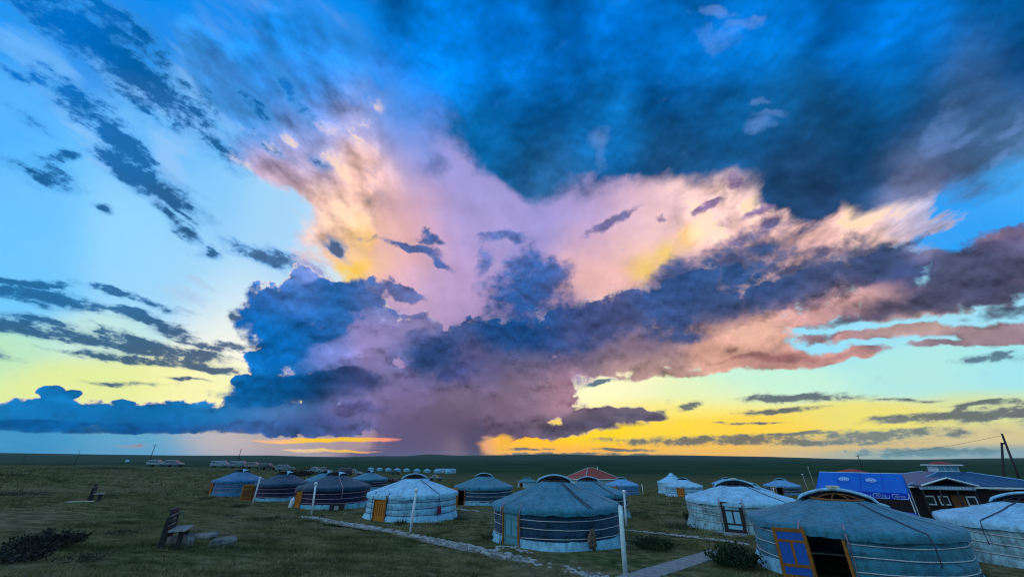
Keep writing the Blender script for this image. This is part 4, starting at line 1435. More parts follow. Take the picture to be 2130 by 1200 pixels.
G["peep_blue"] = ger(1513, 1015, 84, 2.6, "far blue roofed ger half hidden by a white ger crown", roof="bluelight", wall="blue", phi=43, lod=0, lines=(), slab=False)
G["peep_pale"] = ger(1566, 1025, 58, 2.5, "pale roofed ger almost hidden behind the glazed door white ger", roof="pale", wall="pale", phi=43, lod=0, lines=(), slab=False, zoff=-0.5)
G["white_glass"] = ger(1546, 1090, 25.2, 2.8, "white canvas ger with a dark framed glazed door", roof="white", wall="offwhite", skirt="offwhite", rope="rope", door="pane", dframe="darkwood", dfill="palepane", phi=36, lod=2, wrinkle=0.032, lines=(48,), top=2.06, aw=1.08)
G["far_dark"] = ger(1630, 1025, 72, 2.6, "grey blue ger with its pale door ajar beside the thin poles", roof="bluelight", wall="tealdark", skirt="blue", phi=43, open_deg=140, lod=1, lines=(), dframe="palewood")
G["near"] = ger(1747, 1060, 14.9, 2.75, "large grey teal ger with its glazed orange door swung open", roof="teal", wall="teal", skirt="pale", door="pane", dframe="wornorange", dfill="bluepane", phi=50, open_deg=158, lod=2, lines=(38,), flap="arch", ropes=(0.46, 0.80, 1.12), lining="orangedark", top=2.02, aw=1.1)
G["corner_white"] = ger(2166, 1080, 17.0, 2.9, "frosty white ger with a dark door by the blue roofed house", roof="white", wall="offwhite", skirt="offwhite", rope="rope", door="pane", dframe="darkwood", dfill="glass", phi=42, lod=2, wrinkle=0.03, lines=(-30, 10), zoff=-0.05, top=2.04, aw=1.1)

# the pointed crown of the tall one
_sp = G["spire"]
MB().lathe([(0.66, 2.70), (0.45, 2.92), (0.30, 3.15), (0.26, 3.25), (0.0, 3.27)], 24).build("crown_peak", "white", _sp, True)
# a tied block of wood on the crown of the large open one
_n = G["near"]
o = MB().box((0, 0, 2.40), (0.34, 0.26, 0.12)).build("crown_block", "palewood", _n)
o.rotation_euler = (0, 0, 0.6)
bevel(o, 0.02)
o = MB().box((0, 0, 2.43), (0.30, 0.24, 0.10)).build("crown_block", "palewood", G["white_glass"])
bevel(o, 0.02)

# distant row of small white gers
_proto = None
for i, (x, y) in enumerate([(771, 979), (789, 980), (807, 981), (826, 982), (845, 983), (867, 983), (888, 984)]):
    r = ger(x, y, 330 - i * 6, 2.5, "tiny white ger in the distant row on the plain", roof="pale", wall="pale", skirt=None, lod=0, lines=(), slab=False, group="distant white gers in a row", post_mat=None, ropes=(0.7,))
for x, y, l in ((909, 985, "tiny white ger before the blue striped shed, nearer its dark end"), (931, 986, "tiny white ger before the blue striped shed, nearer its pale end")):
    r = ger(x, y, 275, 2.5, l, roof="pale", wall="pale", skirt=None, lod=0, lines=(), slab=False, post_mat=None, ropes=(0.7,))
# ------------------------------------------------------------------ posts
def ball_post(px, py0, px1, py1, label, r=0.055, ball=True, mat="whitepaint", group=None, hgt=None):
    """base pixel, top pixel"""
    b = ground_at(px, py0)
    dist = b.y
    d = pixdir(px1, py1)
    t = dist / d.y
    topp = EYE + d * t
    root = thing("marker_post", b, 0, label, "post", group)
    v = topp - b
    MB().tube([(0, 0, -0.15), v * 0.5, v * (0.97 if ball else 1.0)], [r, r * 0.97, r * 0.92], 10).build("pole", mat, root, True)
    if ball:
        MB().tube([v * 0.955, v * 0.975], r * 1.25, 10).build("collar", mat, root, True)
        MB().ball(v + Vector((0, 0, r * 0.4)), r * 1.7, 12, 8).build("ball_cap", mat, root, True)
    else:
        MB().tube([v, v * 1.012], [r * 0.95, r * 0.5], 10).build("cap", mat, root, True)
    return root


ball_post(526, 1046, 541, 994, "white ball topped post before the blue ger at the row end", 0.06)

ball_post(648, 1069, 657, 1006, "white ball topped post before the closed navy ger", 0.06)
ball_post(853, 1108, 866, 1020, "white ball topped post standing before the white ger with the orange door", 0.06)
ball_post(1041, 1042, 1041, 1012, "white ball topped post beside the large middle ger's door side", 0.06)
ball_post(1303, 1093, 1298, 1023, "slim white ball topped post behind the thick pale post", 0.06)
ball_post(1301, 1195, 1290, 1052, "thick pale green post with no ball beside the middle ger", 0.075, False, "greenpaint")
ball_post(1338, 1029, 1335, 1006, "thin white stake beside the bright blue roofed ger", 0.05, False)
ball_post(1463, 1030, 1459, 1010, "thin white stake beside the far white ger with the plain orange door", 0.05, False)
ball_post(1612, 1033, 1608, 1013, "short white stake beside the pale ger that is almost hidden", 0.06, False)
ball_post(1958, 1078, 1938, 1033, "white ball topped post before the blue roofed house, nearer the blue canopy", 0.07)
ball_post(2000, 1070, 1984, 1033, "white ball topped post before the blue roofed house, nearer the frosty ger", 0.07)
ball_post(942, 1013, 942, 989, "thin dark stake on the grass behind the white ger", 0.05, False, "iron")


# ------------------------------------------------------------------ benches, stones, planks
def bench(px, py, rz, label, s=1.0):
    p = ground_at(px, py)
    root = thing("bench", p, rz, label, "bench")
    L = 0.95 * s
    for sx in (-1, 1):
        MB().box((-0.05, sx * L * 0.34, 0.36 * s), (0.12, 0.10, 0.85 * s)).build("leg", "darkwood", root)
        MB().box((0.34 * s, sx * L * 0.34, 0.17 * s), (0.10, 0.09, 0.46 * s)).build("leg", "darkwood", root)
    for k in range(4):
        z = (0.50 + 0.125 * k) * s
        o = MB().box((-0.02 - 0.012 * k, 0, z), (0.05, L * (1.0 if k < 3 else 0.86), 0.105 * s)).build("back_slat", "darkwood", root)
        bevel(o, 0.008)
        if k:
            MB().box((0.0 - 0.012 * k, 0, z - 0.058 * s), (0.02, L * 0.9, 0.012)).build("slat_edge", "palewood", root)
    MB().box((-0.03 - 0.05, 0, 0.96 * s), (0.07, L * 0.8, 0.04)).build("top_rail", "darkwood", root)
    for k in range(3):
        o = MB().box((0.09 * s + 0.15 * k * s, 0, 0.42 * s), (0.135 * s, L * 1.05, 0.045)).build("seat_plank", "greywood", root)
        bevel(o, 0.008)
    return root


bench(346, 1134, math.radians(27), "dark slatted bench with a bleached seat beside the flat stones", 0.86)
bench(189, 1042, math.radians(38), "small dark bench far up the grass slope beside a fallen plank", 0.86)
p = ground_at(175, 1045)
root = thing("fallen_plank", p, 0.25, "pale weathered plank lying flat on the grass by the far bench", "plank")
bevel(MB().box((-0.2, 0, 0.04), (1.1, 0.2, 0.06)).build("plank", "palewood", root), 0.01)


def boulder(px, py, sx, sy, sz, seed, label, rz=0.0):
    r = random.Random(seed)
    bm = bmesh.new()
    bmesh.ops.create_cube(bm, size=1.0)
    bmesh.ops.subdivide_edges(bm, edges=bm.edges[:], cuts=3, use_grid_fill=True)
    for v in bm.verts:
        n = mnoise.noise(v.co * 2.1 + Vector((seed, 0, 0)))
        c = v.co.copy()
        c *= 1 + 0.22 * n
        k = 1 - 0.22 * max(0, c.z)
        q = c.normalized() * 0.62
        c = c.lerp(q, 0.35)
        v.co = Vector((c.x * sx * k, c.y * sy * k, c.z * sz))
    me = bpy.data.meshes.new("rock")
    bm.to_mesh(me)
    bm.free()
    me.materials.append(MT["rock"])
    o = bpy.data.objects.new("rock", me)
    COL.objects.link(o)
    g = ground_at(px, py)
    o.location = g + Vector((0, 0, sz * 0.25))
    o.rotation_euler = (0.05, -0.06, rz)
    tag(o, label, "rock")


boulder(371, 1132, 0.62, 0.42, 0.30, 3, "rounded grey rock at the foot of the slatted bench", 0.2)
boulder(424, 1118, 0.72, 0.42, 0.16, 8, "long flat grey rock behind the other two by the bench", -0.1)
boulder(464, 1131, 0.62, 0.45, 0.20, 14, "flat topped pale slab of rock farthest from the slatted bench", 0.5)


# ------------------------------------------------------------------ shrubs
def shrub(px, py, rad, hgt, n, mat, label, group=None, pt=None):
    p = pt if pt is not None else ground_at(px, py)
    root = thing("shrub", p, random.uniform(0, 6), label, "shrub", group)
    mb = MB()
    for k in range(n):
        a = random.uniform(0, 2 * math.pi)
        q = math.sqrt(random.random())
        base = Vector((math.cos(a) * q * rad * 0.55, math.sin(a) * q * rad * 0.55, -0.02))
        h = hgt * random.uniform(0.45, 1.0) * (1.1 - 0.45 * q)
        tip = base + Vector((math.cos(a) * q * rad * 0.7 + random.uniform(-0.1, 0.1) * rad, math.sin(a) * q * rad * 0.7 + random.uniform(-0.1, 0.1) * rad, h))
        # small leaves up the stem
        for j in range(5):
            t = random.uniform(0.25, 1.0)
            c = base.lerp(tip, t)
            an = random.uniform(0, 6.28)
            l = min(hgt * random.uniform(0.10, 0.2), 0.09 if rad < 1.5 else 9)
            w = l * 0.3
            d = Vector((math.cos(an), math.sin(an), random.uniform(0.2, 1.2))).normalized()
            s = d.cross(Vector((random.uniform(-1, 1), random.uniform(-1, 1), 0.3))).normalized()
            mb.add([c - s * w * 0.4, c + d * l * 0.5 + s * w, c + d * l, c + d * l * 0.5 - s * w], [(0, 1, 2, 3)])
    tag(mb.build("leaves", mat, root), kind="stuff")
    sb = MB()
    for k in range(max(8, n // 14)):
        a = random.uniform(0, 2 * math.pi)
        q = random.random()
        sb.tube([(math.cos(a) * q * rad * 0.4, math.sin(a) * q * rad * 0.4, -0.03), (math.cos(a) * q * rad, math.sin(a) * q * rad, hgt * random.uniform(0.6, 1.0))], [0.008, 0.003], 4)
    tag(sb.build("stems", "darkwood", root), kind="stuff")
    return root


shrub(1530, 1178, 0.75, 0.75, 420, "shrub", "big bushy green shrub beside the concrete slabs and the open door ger")
shrub(1362, 1142, 0.75, 0.5, 340, "shrub", "low spreading green shrub on the grass beside the thick pale post")
shrub(1440, 1085, 0.5, 0.75, 200, "shrub", "upright green shrub against the wall of the white glazed door ger")
shrub(1415, 1098, 0.9, 0.3, 220, "shrub", "low wide patch of weeds in front of the white glazed door ger")
shrub(832, 1090, 0.35, 0.3, 120, "shrub", "small clump of weeds at the foot of the white ger with the orange door")
shrub(955, 1082, 0.5, 0.25, 120, "shrub", "flat clump of weeds behind the rear edge of the white ger")
shrub(1018, 1120, 0.4, 0.28, 120, "shrub", "low weeds growing beside the middle ger's glazed door")
shrub(95, 1138, 0.6, 0.40, 420, "dryshrub", "dark tangled bramble heap on the slope below the far bench")
shrub(30, 1168, 0.5, 0.35, 300, "dryshrub", "dark low bramble beside the larger bramble heap")
for i, (x, y, r, h) in enumerate([(258, 1015, 0.7, 0.16), (335, 1025, 0.8, 0.15), (10, 990, 1.6, 0.35), (60, 992, 1.2, 0.25), (20, 1030, 0.8, 0.3), (70, 1030, 1.0, 0.3), (220, 1033, 0.7, 0.18), (120, 1000, 0.8, 0.2), (380, 1046, 0.6, 0.2), (430, 1038, 0.5, 0.25),
                                  (200, 975, 2.2, 0.55), (250, 976, 2.4, 0.6), (60, 966, 3.0, 0.7), (130, 968, 3.0, 0.6), (1375, 1050, 0.5, 0.2), (1405, 1048, 0.6, 0.22), (1425, 1052, 0.5, 0.2), (1340, 1044, 0.5, 0.15), (1400, 1065, 0.5, 0.2),
                                  (1345, 1080, 0.5, 0.2), (500, 1055, 0.5, 0.3), (1600, 968, 4, 1.0), (1560, 967, 5, 1.0), (1530, 969, 5, 0.9), (1510, 1043, 0.7, 0.25), (560, 1080, 0.5, 0.15), (470, 1075, 0.5, 0.14), (720, 1120, 0.4, 0.12), (250, 1110, 0.5, 0.15), (170, 1165, 0.5, 0.18)]):
    if y < 980 and x < 400:
        l, g = "broad dark shrub on the crest of the ridge below the dome tent", "shrubs along the ridge crest"
    elif y < 980:
        l, g = "dark thicket far out on the plain behind the white gers", "thickets on the plain"
    elif x > 1300:
        l, g = "small dark shrub on the open grass between the gers with white canvas", "shrubs between the white gers"
    elif y > 1070:
        l, g = "small weedy tuft on the grass between the bench and the stone path", "weedy tufts round the bench"
    else:
        l, g = "low dark shrub clump on the grass slope around the far bench", "low shrubs on the grass slope"
    shrub(x, y, r, h, 130, "dryshrub" if i % 3 else "shrub", l, g)


# ------------------------------------------------------------------ things by the gers
def on_ger(g, a_view, z, out=0.12):
    """a world point on the wall of a ger, a_view degrees from the side that faces the viewpoint"""
    loc = G[g].location
    th = math.atan2(loc.x, loc.y)
    ps = th + math.radians(-a_view)
    R = {"white_orange": 2.8, "middle": 2.82, "closed_navy": 2.7}[g] + out
    return Vector((loc.x - math.sin(ps) * R, loc.y - math.cos(ps) * R, loc.z + z)), ps


q, ps = on_ger("middle", 27, 0.0)
root = thing("hanging_coat", q, -ps, "brown coat hanging from the rope of the dark teal ger", "coat")
vs, fs = [], []
for i in range(9):
    t = i / 8
    w = 0.10 + 0.12 * math.sin(min(t * 2.2, 1.57)) - 0.06 * t
    for j in range(7):
        u = -1 + j / 3
        vs.append((u * w + 0.02 * math.sin(7 * t), -0.05 - 0.04 * math.cos(u * 1.4) + 0.02 * math.sin(u * 7 + t * 5), 0.80 - 0.62 * t + 0.02 * u))
for i in range(8):
    for j in range(6):
        a = i * 7 + j
        fs.append((a, a + 1, a + 8, a + 7))
o = MB().add(vs, fs).build("cloth", "browncloth", root, True)
o.modifiers.new("solid", "SOLIDIFY").thickness = 0.03
MB().tube([(0.05, -0.07, 0.3), (0.08, -0.08, 0.02)], [0.06, 0.05], 7).build("sleeve", "browncloth", root, True)

q, ps = on_ger("white_orange", 32, 0.0, 0.16)
root = thing("hanging_bag", q, -ps, "dark red cloth bag hung on the white ger's tie rope", "bag")
o = MB().box((0, -0.05, 0.62), (0.30, 0.12, 0.42), taper=0.85).build("sack", "redcloth", root)
bevel(o, 0.05, 3)
MB().tube([(-0.08, -0.05, 0.82), (0, -0.03, 0.95), (0.08, -0.05, 0.82)], 0.012, 5).build("strap", "redcloth", root)

p = ground_at(603, 1056)
root = thing("gas_cylinder", p, 0, "white gas cylinder leaning beside the closed navy ger's door", "gas cylinder")
MB().lathe([(0.0, 0.0), (0.14, 0.02), (0.15, 0.1), (0.15, 0.5), (0.12, 0.6), (0.05, 0.65), (0.05, 0.72), (0.0, 0.72)], 16).build("tank", "whitepaint", root, True)
MB().tube([(0, 0, 0.72), (0, 0, 0.80)], 0.03, 8).build("valve", "iron", root)
root.rotation_euler = (0.1, 0.25, 0)
p = ground_at(700, 1062)
root = thing("crate", p, 0.15, "dark low crate on the ground against the closed navy ger", "crate")
for k in range(3):
    MB().box((0, 0.0, 0.09 + 0.15 * k), (0.95, 0.4, 0.12)).build("board", "darkwood", root)
MB().box((0.0, -0.215, 0.2), (0.3, 0.03, 0.25)).build("panel", "greywood", root)


# ------------------------------------------------------------------ blue canopy tent
def canopy():
    D0 = 26.0
    # front eave corners from the photograph, on a plane at that depth
    def pt(x, y, d):
        v = pixdir(x, y)
        return EYE + v * (d / v.y)
    fl, fr = pt(1697, 1016, D0 + 0.6), pt(1889, 1026, D0 - 0.4)
    rl, rr_ = pt(1704, 981, D0 + 2.4), pt(1876, 985, D0 + 1.5)
    base = Vector(((fl.x + fr.x) / 2, (fl.y + fr.y) / 2 + 1.5, 0))
    base.z = gz(base.x, base.y)
    root = thing("canopy_tent", base, 0, "royal blue ridge canopy tent with white printed emblems", "canopy tent")
    L = [q - base for q in (fl, fr, rl, rr_)]
    fl, fr, rl, rr_ = L
    back = Vector((0, 1, 0)).lerp(Vector(((rl - fl).x, (rl - fl).y, 0)).normalized(), 0.7).normalized()
    bl, br = fl + Vector(((rl - fl).x * 2, (rl - fl).y * 2, 0)), fr + Vector(((rr_ - fr).x * 2, (rr_ - fr).y * 2, 0))

    def sheet(a, b, c, d, name, mat, n=10, sag=0.05):
        vs, fs = [], []
        for i in range(n + 1):
            for j in range(n + 1):
                p0 = a.lerp(b, i / n)
                p1 = d.lerp(c, i / n)
                p = p0.lerp(p1, j / n)
                nn = (b - a).cross(d - a).normalized()
                k = math.sin(math.pi * j / n) * (0.35 + 0.65 * abs(math.sin(math.pi * 3 * i / n)))
                vs.append(p - nn * sag * k)
        for i in range(n):
            for j in range(n):
                q = i * (n + 1) + j
                fs.append((q, q + n + 1, q + n + 2, q + 1))
        return MB().add(vs, fs).build(name, mat, root, True)
    sheet(fl, fr, rr_, rl, "roof_panel", "bluefab")
    sheet(br, bl, rl, rr_, "roof_panel", "bluefab")
    MB().add([fl, bl, rl], [(0, 1, 2)]).build("gable", "bluefab", root)
    MB().add([fr, rr_, br], [(0, 1, 2)]).build("gable", "bluefab", root)
    for u in (0.25, 0.5, 0.75):
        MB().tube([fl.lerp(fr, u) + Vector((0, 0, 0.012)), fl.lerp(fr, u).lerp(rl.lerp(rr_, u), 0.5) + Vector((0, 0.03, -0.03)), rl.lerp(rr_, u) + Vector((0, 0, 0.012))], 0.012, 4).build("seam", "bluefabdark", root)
    dz = Vector((0, 0, -0.36))
    off = Vector((0, -0.012, 0))
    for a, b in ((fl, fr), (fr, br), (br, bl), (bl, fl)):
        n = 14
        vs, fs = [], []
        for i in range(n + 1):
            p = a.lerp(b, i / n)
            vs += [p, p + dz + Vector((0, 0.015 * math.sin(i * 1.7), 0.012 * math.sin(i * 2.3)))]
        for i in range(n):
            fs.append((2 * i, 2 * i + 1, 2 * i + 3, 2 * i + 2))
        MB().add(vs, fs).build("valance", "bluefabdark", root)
    # meander print along the front valance
    ex = (fr - fl).normalized()
    Ln = (fr - fl).length
    nrep = 5
    wrep = Ln / nrep
    out = Vector((ex.y, -ex.x, 0)) * 0.03
    for k in range(nrep):
        o = fl + ex * (wrep * (k + 0.07)) + out
        W = wrep * 0.86
        path = [(0.0, .5), (.06, .9), (.45, .9), (.45, .45), (.2, .45), (.2, .65), (.33, .65)]
        path2 = [(1 - x, 1 - z) for x, z in path]
        mb = MB()
        for pa in (path, path2):
            pts = [o + ex * (x * W) + Vector((0, 0, -0.34 + 0.28 * z)) for x, z in pa]
            mb.tube(pts, 0.014, 4)
        mb.tube([o + Vector((0, 0, -0.2)), o + ex * (0.06 * W) + Vector((0, 0, -0.32)), o + ex * (0.94 * W) + Vector((0, 0, -0.32))], 0.012, 4)
        mb.build("meander_print", "print", root)
    # two oval emblems on the front slope
    up = ((rl - fl) + (rr_ - fr)) / 2
    nn = ex.cross(up).normalized()
    for u in (0.31, 0.62):
        c = fl.lerp(fr, u) + up * 0.55 + nn * 0.06
        uu = up.normalized()
        mb = MB()
        m = 28
        outer = [c + ex * (0.30 * math.cos(2 * math.pi * i / m)) + uu * (0.30 * math.sin(2 * math.pi * i / m)) for i in range(m)]
        inner = [c + ex * (0.25 * math.cos(2 * math.pi * i / m)) + uu * (0.25 * math.sin(2 * math.pi * i / m)) for i in range(m)]
        mb.add(outer + inner, [(i, (i + 1) % m, m + (i + 1) % m, m + i) for i in range(m)])
        for s in (-1, 1):
            mb.tube([c + ex * s * 0.05 - uu * 0.2, c + ex * s * 0.05 + uu * 0.2], 0.018, 4)
            mb.tube([c + ex * s * 0.15 - uu * 0.13, c + ex * s * 0.15 + uu * 0.13, c + ex * s * 0.09 + uu * 0.13], 0.018, 4)
            mb.tube([c - ex * 0.2 + uu * s * 0.06, c + ex * 0.2 + uu * s * 0.06], 0.016, 4)
        mb.build("emblem", "print", root)
    for q in (fl, fr, bl, br):
        zz = gz(q.x + base.x, q.y + base.y) - base.z
        MB().tube([Vector((q.x, q.y, zz - 0.05)), q], 0.03, 6).build("leg", "whitepaint", root)
    MB().tube([rl, rr_], 0.03, 6).build("ridge_pole", "whitepaint", root)
    EXCL.append((base.x, base.y, 3.0))
    return base


TENT = canopy()
# what stands under and beside it
def stack_chair(x, y, label):
    root = thing("chair", (x, y, gz(x, y)), 0.4, label, "chair", "white chairs under the canopy")
    for a, b in ((-0.2, -0.2), (0.2, -0.2), (-0.2, 0.2), (0.2, 0.2)):
        MB().tube([(a * 1.1, b * 1.1, 0), (a, b, 0.45)], 0.02, 5).build("leg", "whitepaint", root)
    bevel(MB().box((0, 0, 0.46), (0.44, 0.44, 0.03)).build("seat", "whitepaint", root), 0.01)
    for k in range(4):
        MB().box((-0.165 + 0.11 * k, 0.21, 0.68), (0.05, 0.02, 0.42)).build("back_slat", "whitepaint", root)
    MB().box((0, 0.212, 0.9), (0.44, 0.026, 0.05)).build("top_rail", "whitepaint", root)


def under(px, py, d):
    v = pixdir(px, py)
    x = v.x / v.y * d
    return x, d


for px, d in ((1846, 25.8), (1856, 26.4), (1835, 26.6)):
    stack_chair(*under(px, 1050, d), "white slat backed chair standing under the blue canopy")
x, y = under(1845, 1055, 25.0)
root = thing("table", (x, y, gz(x, y)), 0.1, "white topped folding table under the blue canopy", "table")
bevel(MB().box((0, 0, 0.74), (1.5, 0.6, 0.04)).build("tabletop", "whitepaint", root), 0.01)
for a, b in ((-0.65, -0.22), (0.65, -0.22), (-0.65, 0.22), (0.65, 0.22)):
    MB().tube([(a, b, 0), (a, b, 0.72)], 0.02, 5).build("leg", "iron", root)
x, y = under(1878, 1060, 24.0)
root = thing("covered_stack", (x, y, gz(x, y)), 0.25, "blue tarpaulin covered stack beside the canopy tent", "tarpaulin stack")
o = MB().box((0, 0, 0.5), (1.2, 0.8, 1.0), taper=0.85).build("tarpaulin", "bluefabdark", root)
bevel(o, 0.08, 3)
MB().box((0, 0, 0.04), (1.1, 0.7, 0.08)).build("pallet", "darkwood", root)


# ------------------------------------------------------------------ blue roofed house with a lantern
def house():
    D0 = 34.0
    v = pixdir(1985, 1030)
    cx = v.x / v.y * D0
    base = Vector((cx, D0, gz(cx, D0)))
    root = thing("house", base, math.radians(-14), "low dark timber house with a blue sheet roof and glazed lantern", "house")
    zb = base.z
    W, Dp = 9.6, 7.0
    ez = 3.4 - 1.95 - zb          # eave height from the photograph
    rz_ = 3.4 - 1.12 - zb         # foot of the lantern
    hw_, hd = W / 2, Dp / 2
    bevel(MB().box((0, 0, ez / 2 - 0.1), (W - 0.5, Dp - 0.5, ez + 0.1)).build("wall", "darkwall", root), 0.01)
    # hip roof rising to a flat platform under the lantern
    a, b = 0.95, 0.8
    e = [Vector((-hw_, -hd, ez)), Vector((hw_, -hd, ez)), Vector((hw_, hd, ez)), Vector((-hw_, hd, ez))]
    t = [Vector((-a, -b, rz_)), Vector((a, -b, rz_)), Vector((a, b, rz_)), Vector((-a, b, rz_))]
    dn = Vector((0, 0, -0.08))
    roof = MB().add(e + t + [p + dn for p in e], [(0, 1, 5, 4), (1, 2, 6, 5), (2, 3, 7, 6), (3, 0, 4, 7), (4, 5, 6, 7), (8, 9, 1, 0), (9, 10, 2, 1), (10, 11, 3, 2), (11, 8, 0, 3), (11, 10, 9, 8)]).build("roof", "blueroof", root)
    for i in range(4):
        MB().tube([e[i], t[i]], 0.04, 5).build("hip_cap", "bluewall", roof)
    # standing seams on the front and right slopes
    for k in range(1, 12):
        x0 = -hw_ + W * k / 12
        x1 = -a + 2 * a * k / 12
        MB().tube([Vector((x0, -hd, ez + 0.015)), Vector((x1, -b, rz_ + 0.015))], 0.014, 4).build("seam", "blueroof", roof)
    for i in range(4):
        p, q = e[i], e[(i + 1) % 4]
        d = (q - p).normalized()
        c = (p + q) / 2 + Vector((0, 0, -0.13)) + Vector((d.y, -d.x, 0)) * 0.02
        MB().box(c, ((q - p).length + 0.06 if i % 2 == 0 else (q - p).length - 0.02, 0.04, 0.10), Matrix.Rotation(math.atan2(d.y, d.x), 3, "Z")).build("fascia", "whitepaint", root)
    # lantern
    lan = MB().box((0, 0, rz_ + 0.22), (2 * a - 0.5, 2 * b - 0.5, 0.46)).build("lantern", "whitepaint", root)
    for k in range(3):
        MB().box((-0.46 + 0.46 * k, -(b - 0.25) - 0.012, rz_ + 0.24), (0.38, 0.03, 0.32)).build("pane", "tealpane", lan)
    for k in range(2):
        MB().box((a - 0.25 + 0.012, -0.24 + 0.48 * k, rz_ + 0.24), (0.03, 0.40, 0.32)).build("pane", "tealpane", lan)
    lr = MB().box((0, 0, rz_ + 0.49), (2 * a, 2 * b, 0.08)).build("lantern_eave", "whitepaint", root)
    MB().lathe([(0.72, rz_ + 0.53), (0.6, rz_ + 0.63), (0.3, rz_ + 0.72), (0.0, rz_ + 0.77)], 20).build("lantern_cap", "redroof", root, True)
    # porch with a shallow gable
    pw = 3.4
    px0 = -2.9
    y0 = -hd - 1.0
    pz = ez + 0.02
    g = [Vector((px0 - pw / 2, y0, pz)), Vector((px0 + pw / 2, y0, pz)), Vector((px0, y0, pz + 0.5)), Vector((px0 - pw / 2, -hd + 1.5, pz)), Vector((px0 + pw / 2, -hd + 1.5, pz)), Vector((px0, -hd + 1.5, pz + 0.5))]
    pr = MB().add(g, [(0, 2, 5, 3), (1, 4, 5, 2)]).build("porch_roof", "blueroof", root)
    pr.modifiers.new("solid", "SOLIDIFY").thickness = 0.06
    MB().tube([g[0] + Vector((0, -0.05, 0)), g[2] + Vector((0, -0.05, 0.02)), g[1] + Vector((0, -0.05, 0))], 0.06, 4).build("barge_board", "whitepaint", root)
    MB().box((px0, y0 + 0.3, pz - 0.16), (pw - 0.1, 0.1, 0.22)).build("frieze", "bluewall", root)
    for k in range(16):
        MB().box((px0 - pw / 2 + 0.15 + (pw - 0.3) * k / 15, y0 + 0.235, pz - 0.16), (0.07, 0.02, 0.16)).build("frieze_block", "whitepaint", root)
    for k in range(4):
        x = px0 - pw / 2 + 0.15 + (pw - 0.3) * k / 3
        MB().tube([(x, y0 + 0.3, -0.2), (x, y0 + 0.3, pz - 0.27)], 0.06, 8).build("porch_post", "darkwood", root)
    for x in (px0 - 0.75, px0 + 0.1, px0 + 1.75):
        w = MB().box((x, -hd + 0.235, ez * 0.55), (0.62, 0.06, 0.62)).build("window", "whitepaint", root)
        MB().box((x, -hd + 0.20, ez * 0.55), (0.44, 0.03, 0.44)).build("pane", "glass", w)
    w = MB().box((0.8, -hd + 0.235, ez * 0.55), (0.9, 0.06, 0.6)).build("window", "greywood", root)
    MB().box((0.8, -hd + 0.20, ez * 0.55), (0.74, 0.03, 0.46)).build("pane", "glass", w)
    d = MB().box((px0 + 0.95, -hd + 0.23, 0.75), (0.8, 0.06, 1.7)).build("door", "orangedark", root)
    MB().ball((px0 + 1.25, -hd + 0.19, 0.75), 0.04, 8, 6).build("handle", "iron", d)
    MB().box((0.8, -hd + 0.16, ez - 0.2), (1.4, 0.08, 0.12)).build("trim_board", "whitepaint", root)
    EXCL.append((base.x, base.y, 6.0))


house()


# ------------------------------------------------------------------ red roofed building
def red_building():
    D0 = 92.0
    v = pixdir(1231, 1000)
    cx = v.x / v.y * D0
    base = Vector((cx, D0, gz(cx, D0)))
    root = thing("red_roofed_building", base, math.radians(26), "pale walled building with a red hipped roof behind the gers", "building")
    ez, rz_ = 3.4 - 92 * 0.0475 - base.z, 3.4 - 92 * 0.0245 - base.z
    W, Dp = 9.4, 8.2
    bevel(MB().box((0, 0, ez / 2), (W - 0.8, Dp - 0.8, ez)).build("wall", "palewall", root), 0.02)
    e = [Vector((-W / 2, -Dp / 2, ez)), Vector((W / 2, -Dp / 2, ez)), Vector((W / 2, Dp / 2, ez)), Vector((-W / 2, Dp / 2, ez))]
    t = [Vector((-0.8, 0, rz_)), Vector((0.8, 0, rz_))]
    r = MB().add(e + t + [p - Vector((0, 0, 0.12)) for p in e], [(0, 1, 5, 4), (1, 2, 5), (2, 3, 4, 5), (3, 0, 4), (6, 7, 1, 0), (7, 8, 2, 1), (8, 9, 3, 2), (9, 6, 0, 3), (9, 8, 7, 6)]).build("roof", "redroof", root)
    for a, b in ((0, 4), (1, 5), (2, 5), (3, 4)):
        MB().tube([e[a], t[b - 4]], 0.07, 5).build("hip_cap", "palewall", r)
    MB().tube([t[0], t[1]], 0.07, 5).build("ridge_cap", "palewall", r)
    MB().tube([(1.2, -0.8, rz_ - 0.4), (1.2, -0.8, rz_ + 0.25)], 0.08, 8).build("flue", "whitepaint", r)
    for i in range(4):
        p, q = e[i], e[(i + 1) % 4]
        MB().tube([p - Vector((0, 0, 0.06)), q - Vector((0, 0, 0.06))], 0.08, 4).build("fascia", "whitepaint", root)
    for x in (-2.6, 0, 2.6):
        w = MB().box((x, -Dp / 2 + 0.38, ez * 0.5), (1.1, 0.08, 1.0)).build("window", "whitepaint", root)
        MB().box((x, -Dp / 2 + 0.335, ez * 0.5), (0.9, 0.04, 0.8)).build("pane", "glass", w)
    for y in (-2.2, 1.2):
        w = MB().box((W / 2 - 0.38, y, ez * 0.5), (0.08, 1.1, 1.0)).build("window", "whitepaint", root)
        MB().box((W / 2 - 0.335, y, ez * 0.5), (0.04, 0.9, 0.8)).build("pane", "glass", w)


red_building()


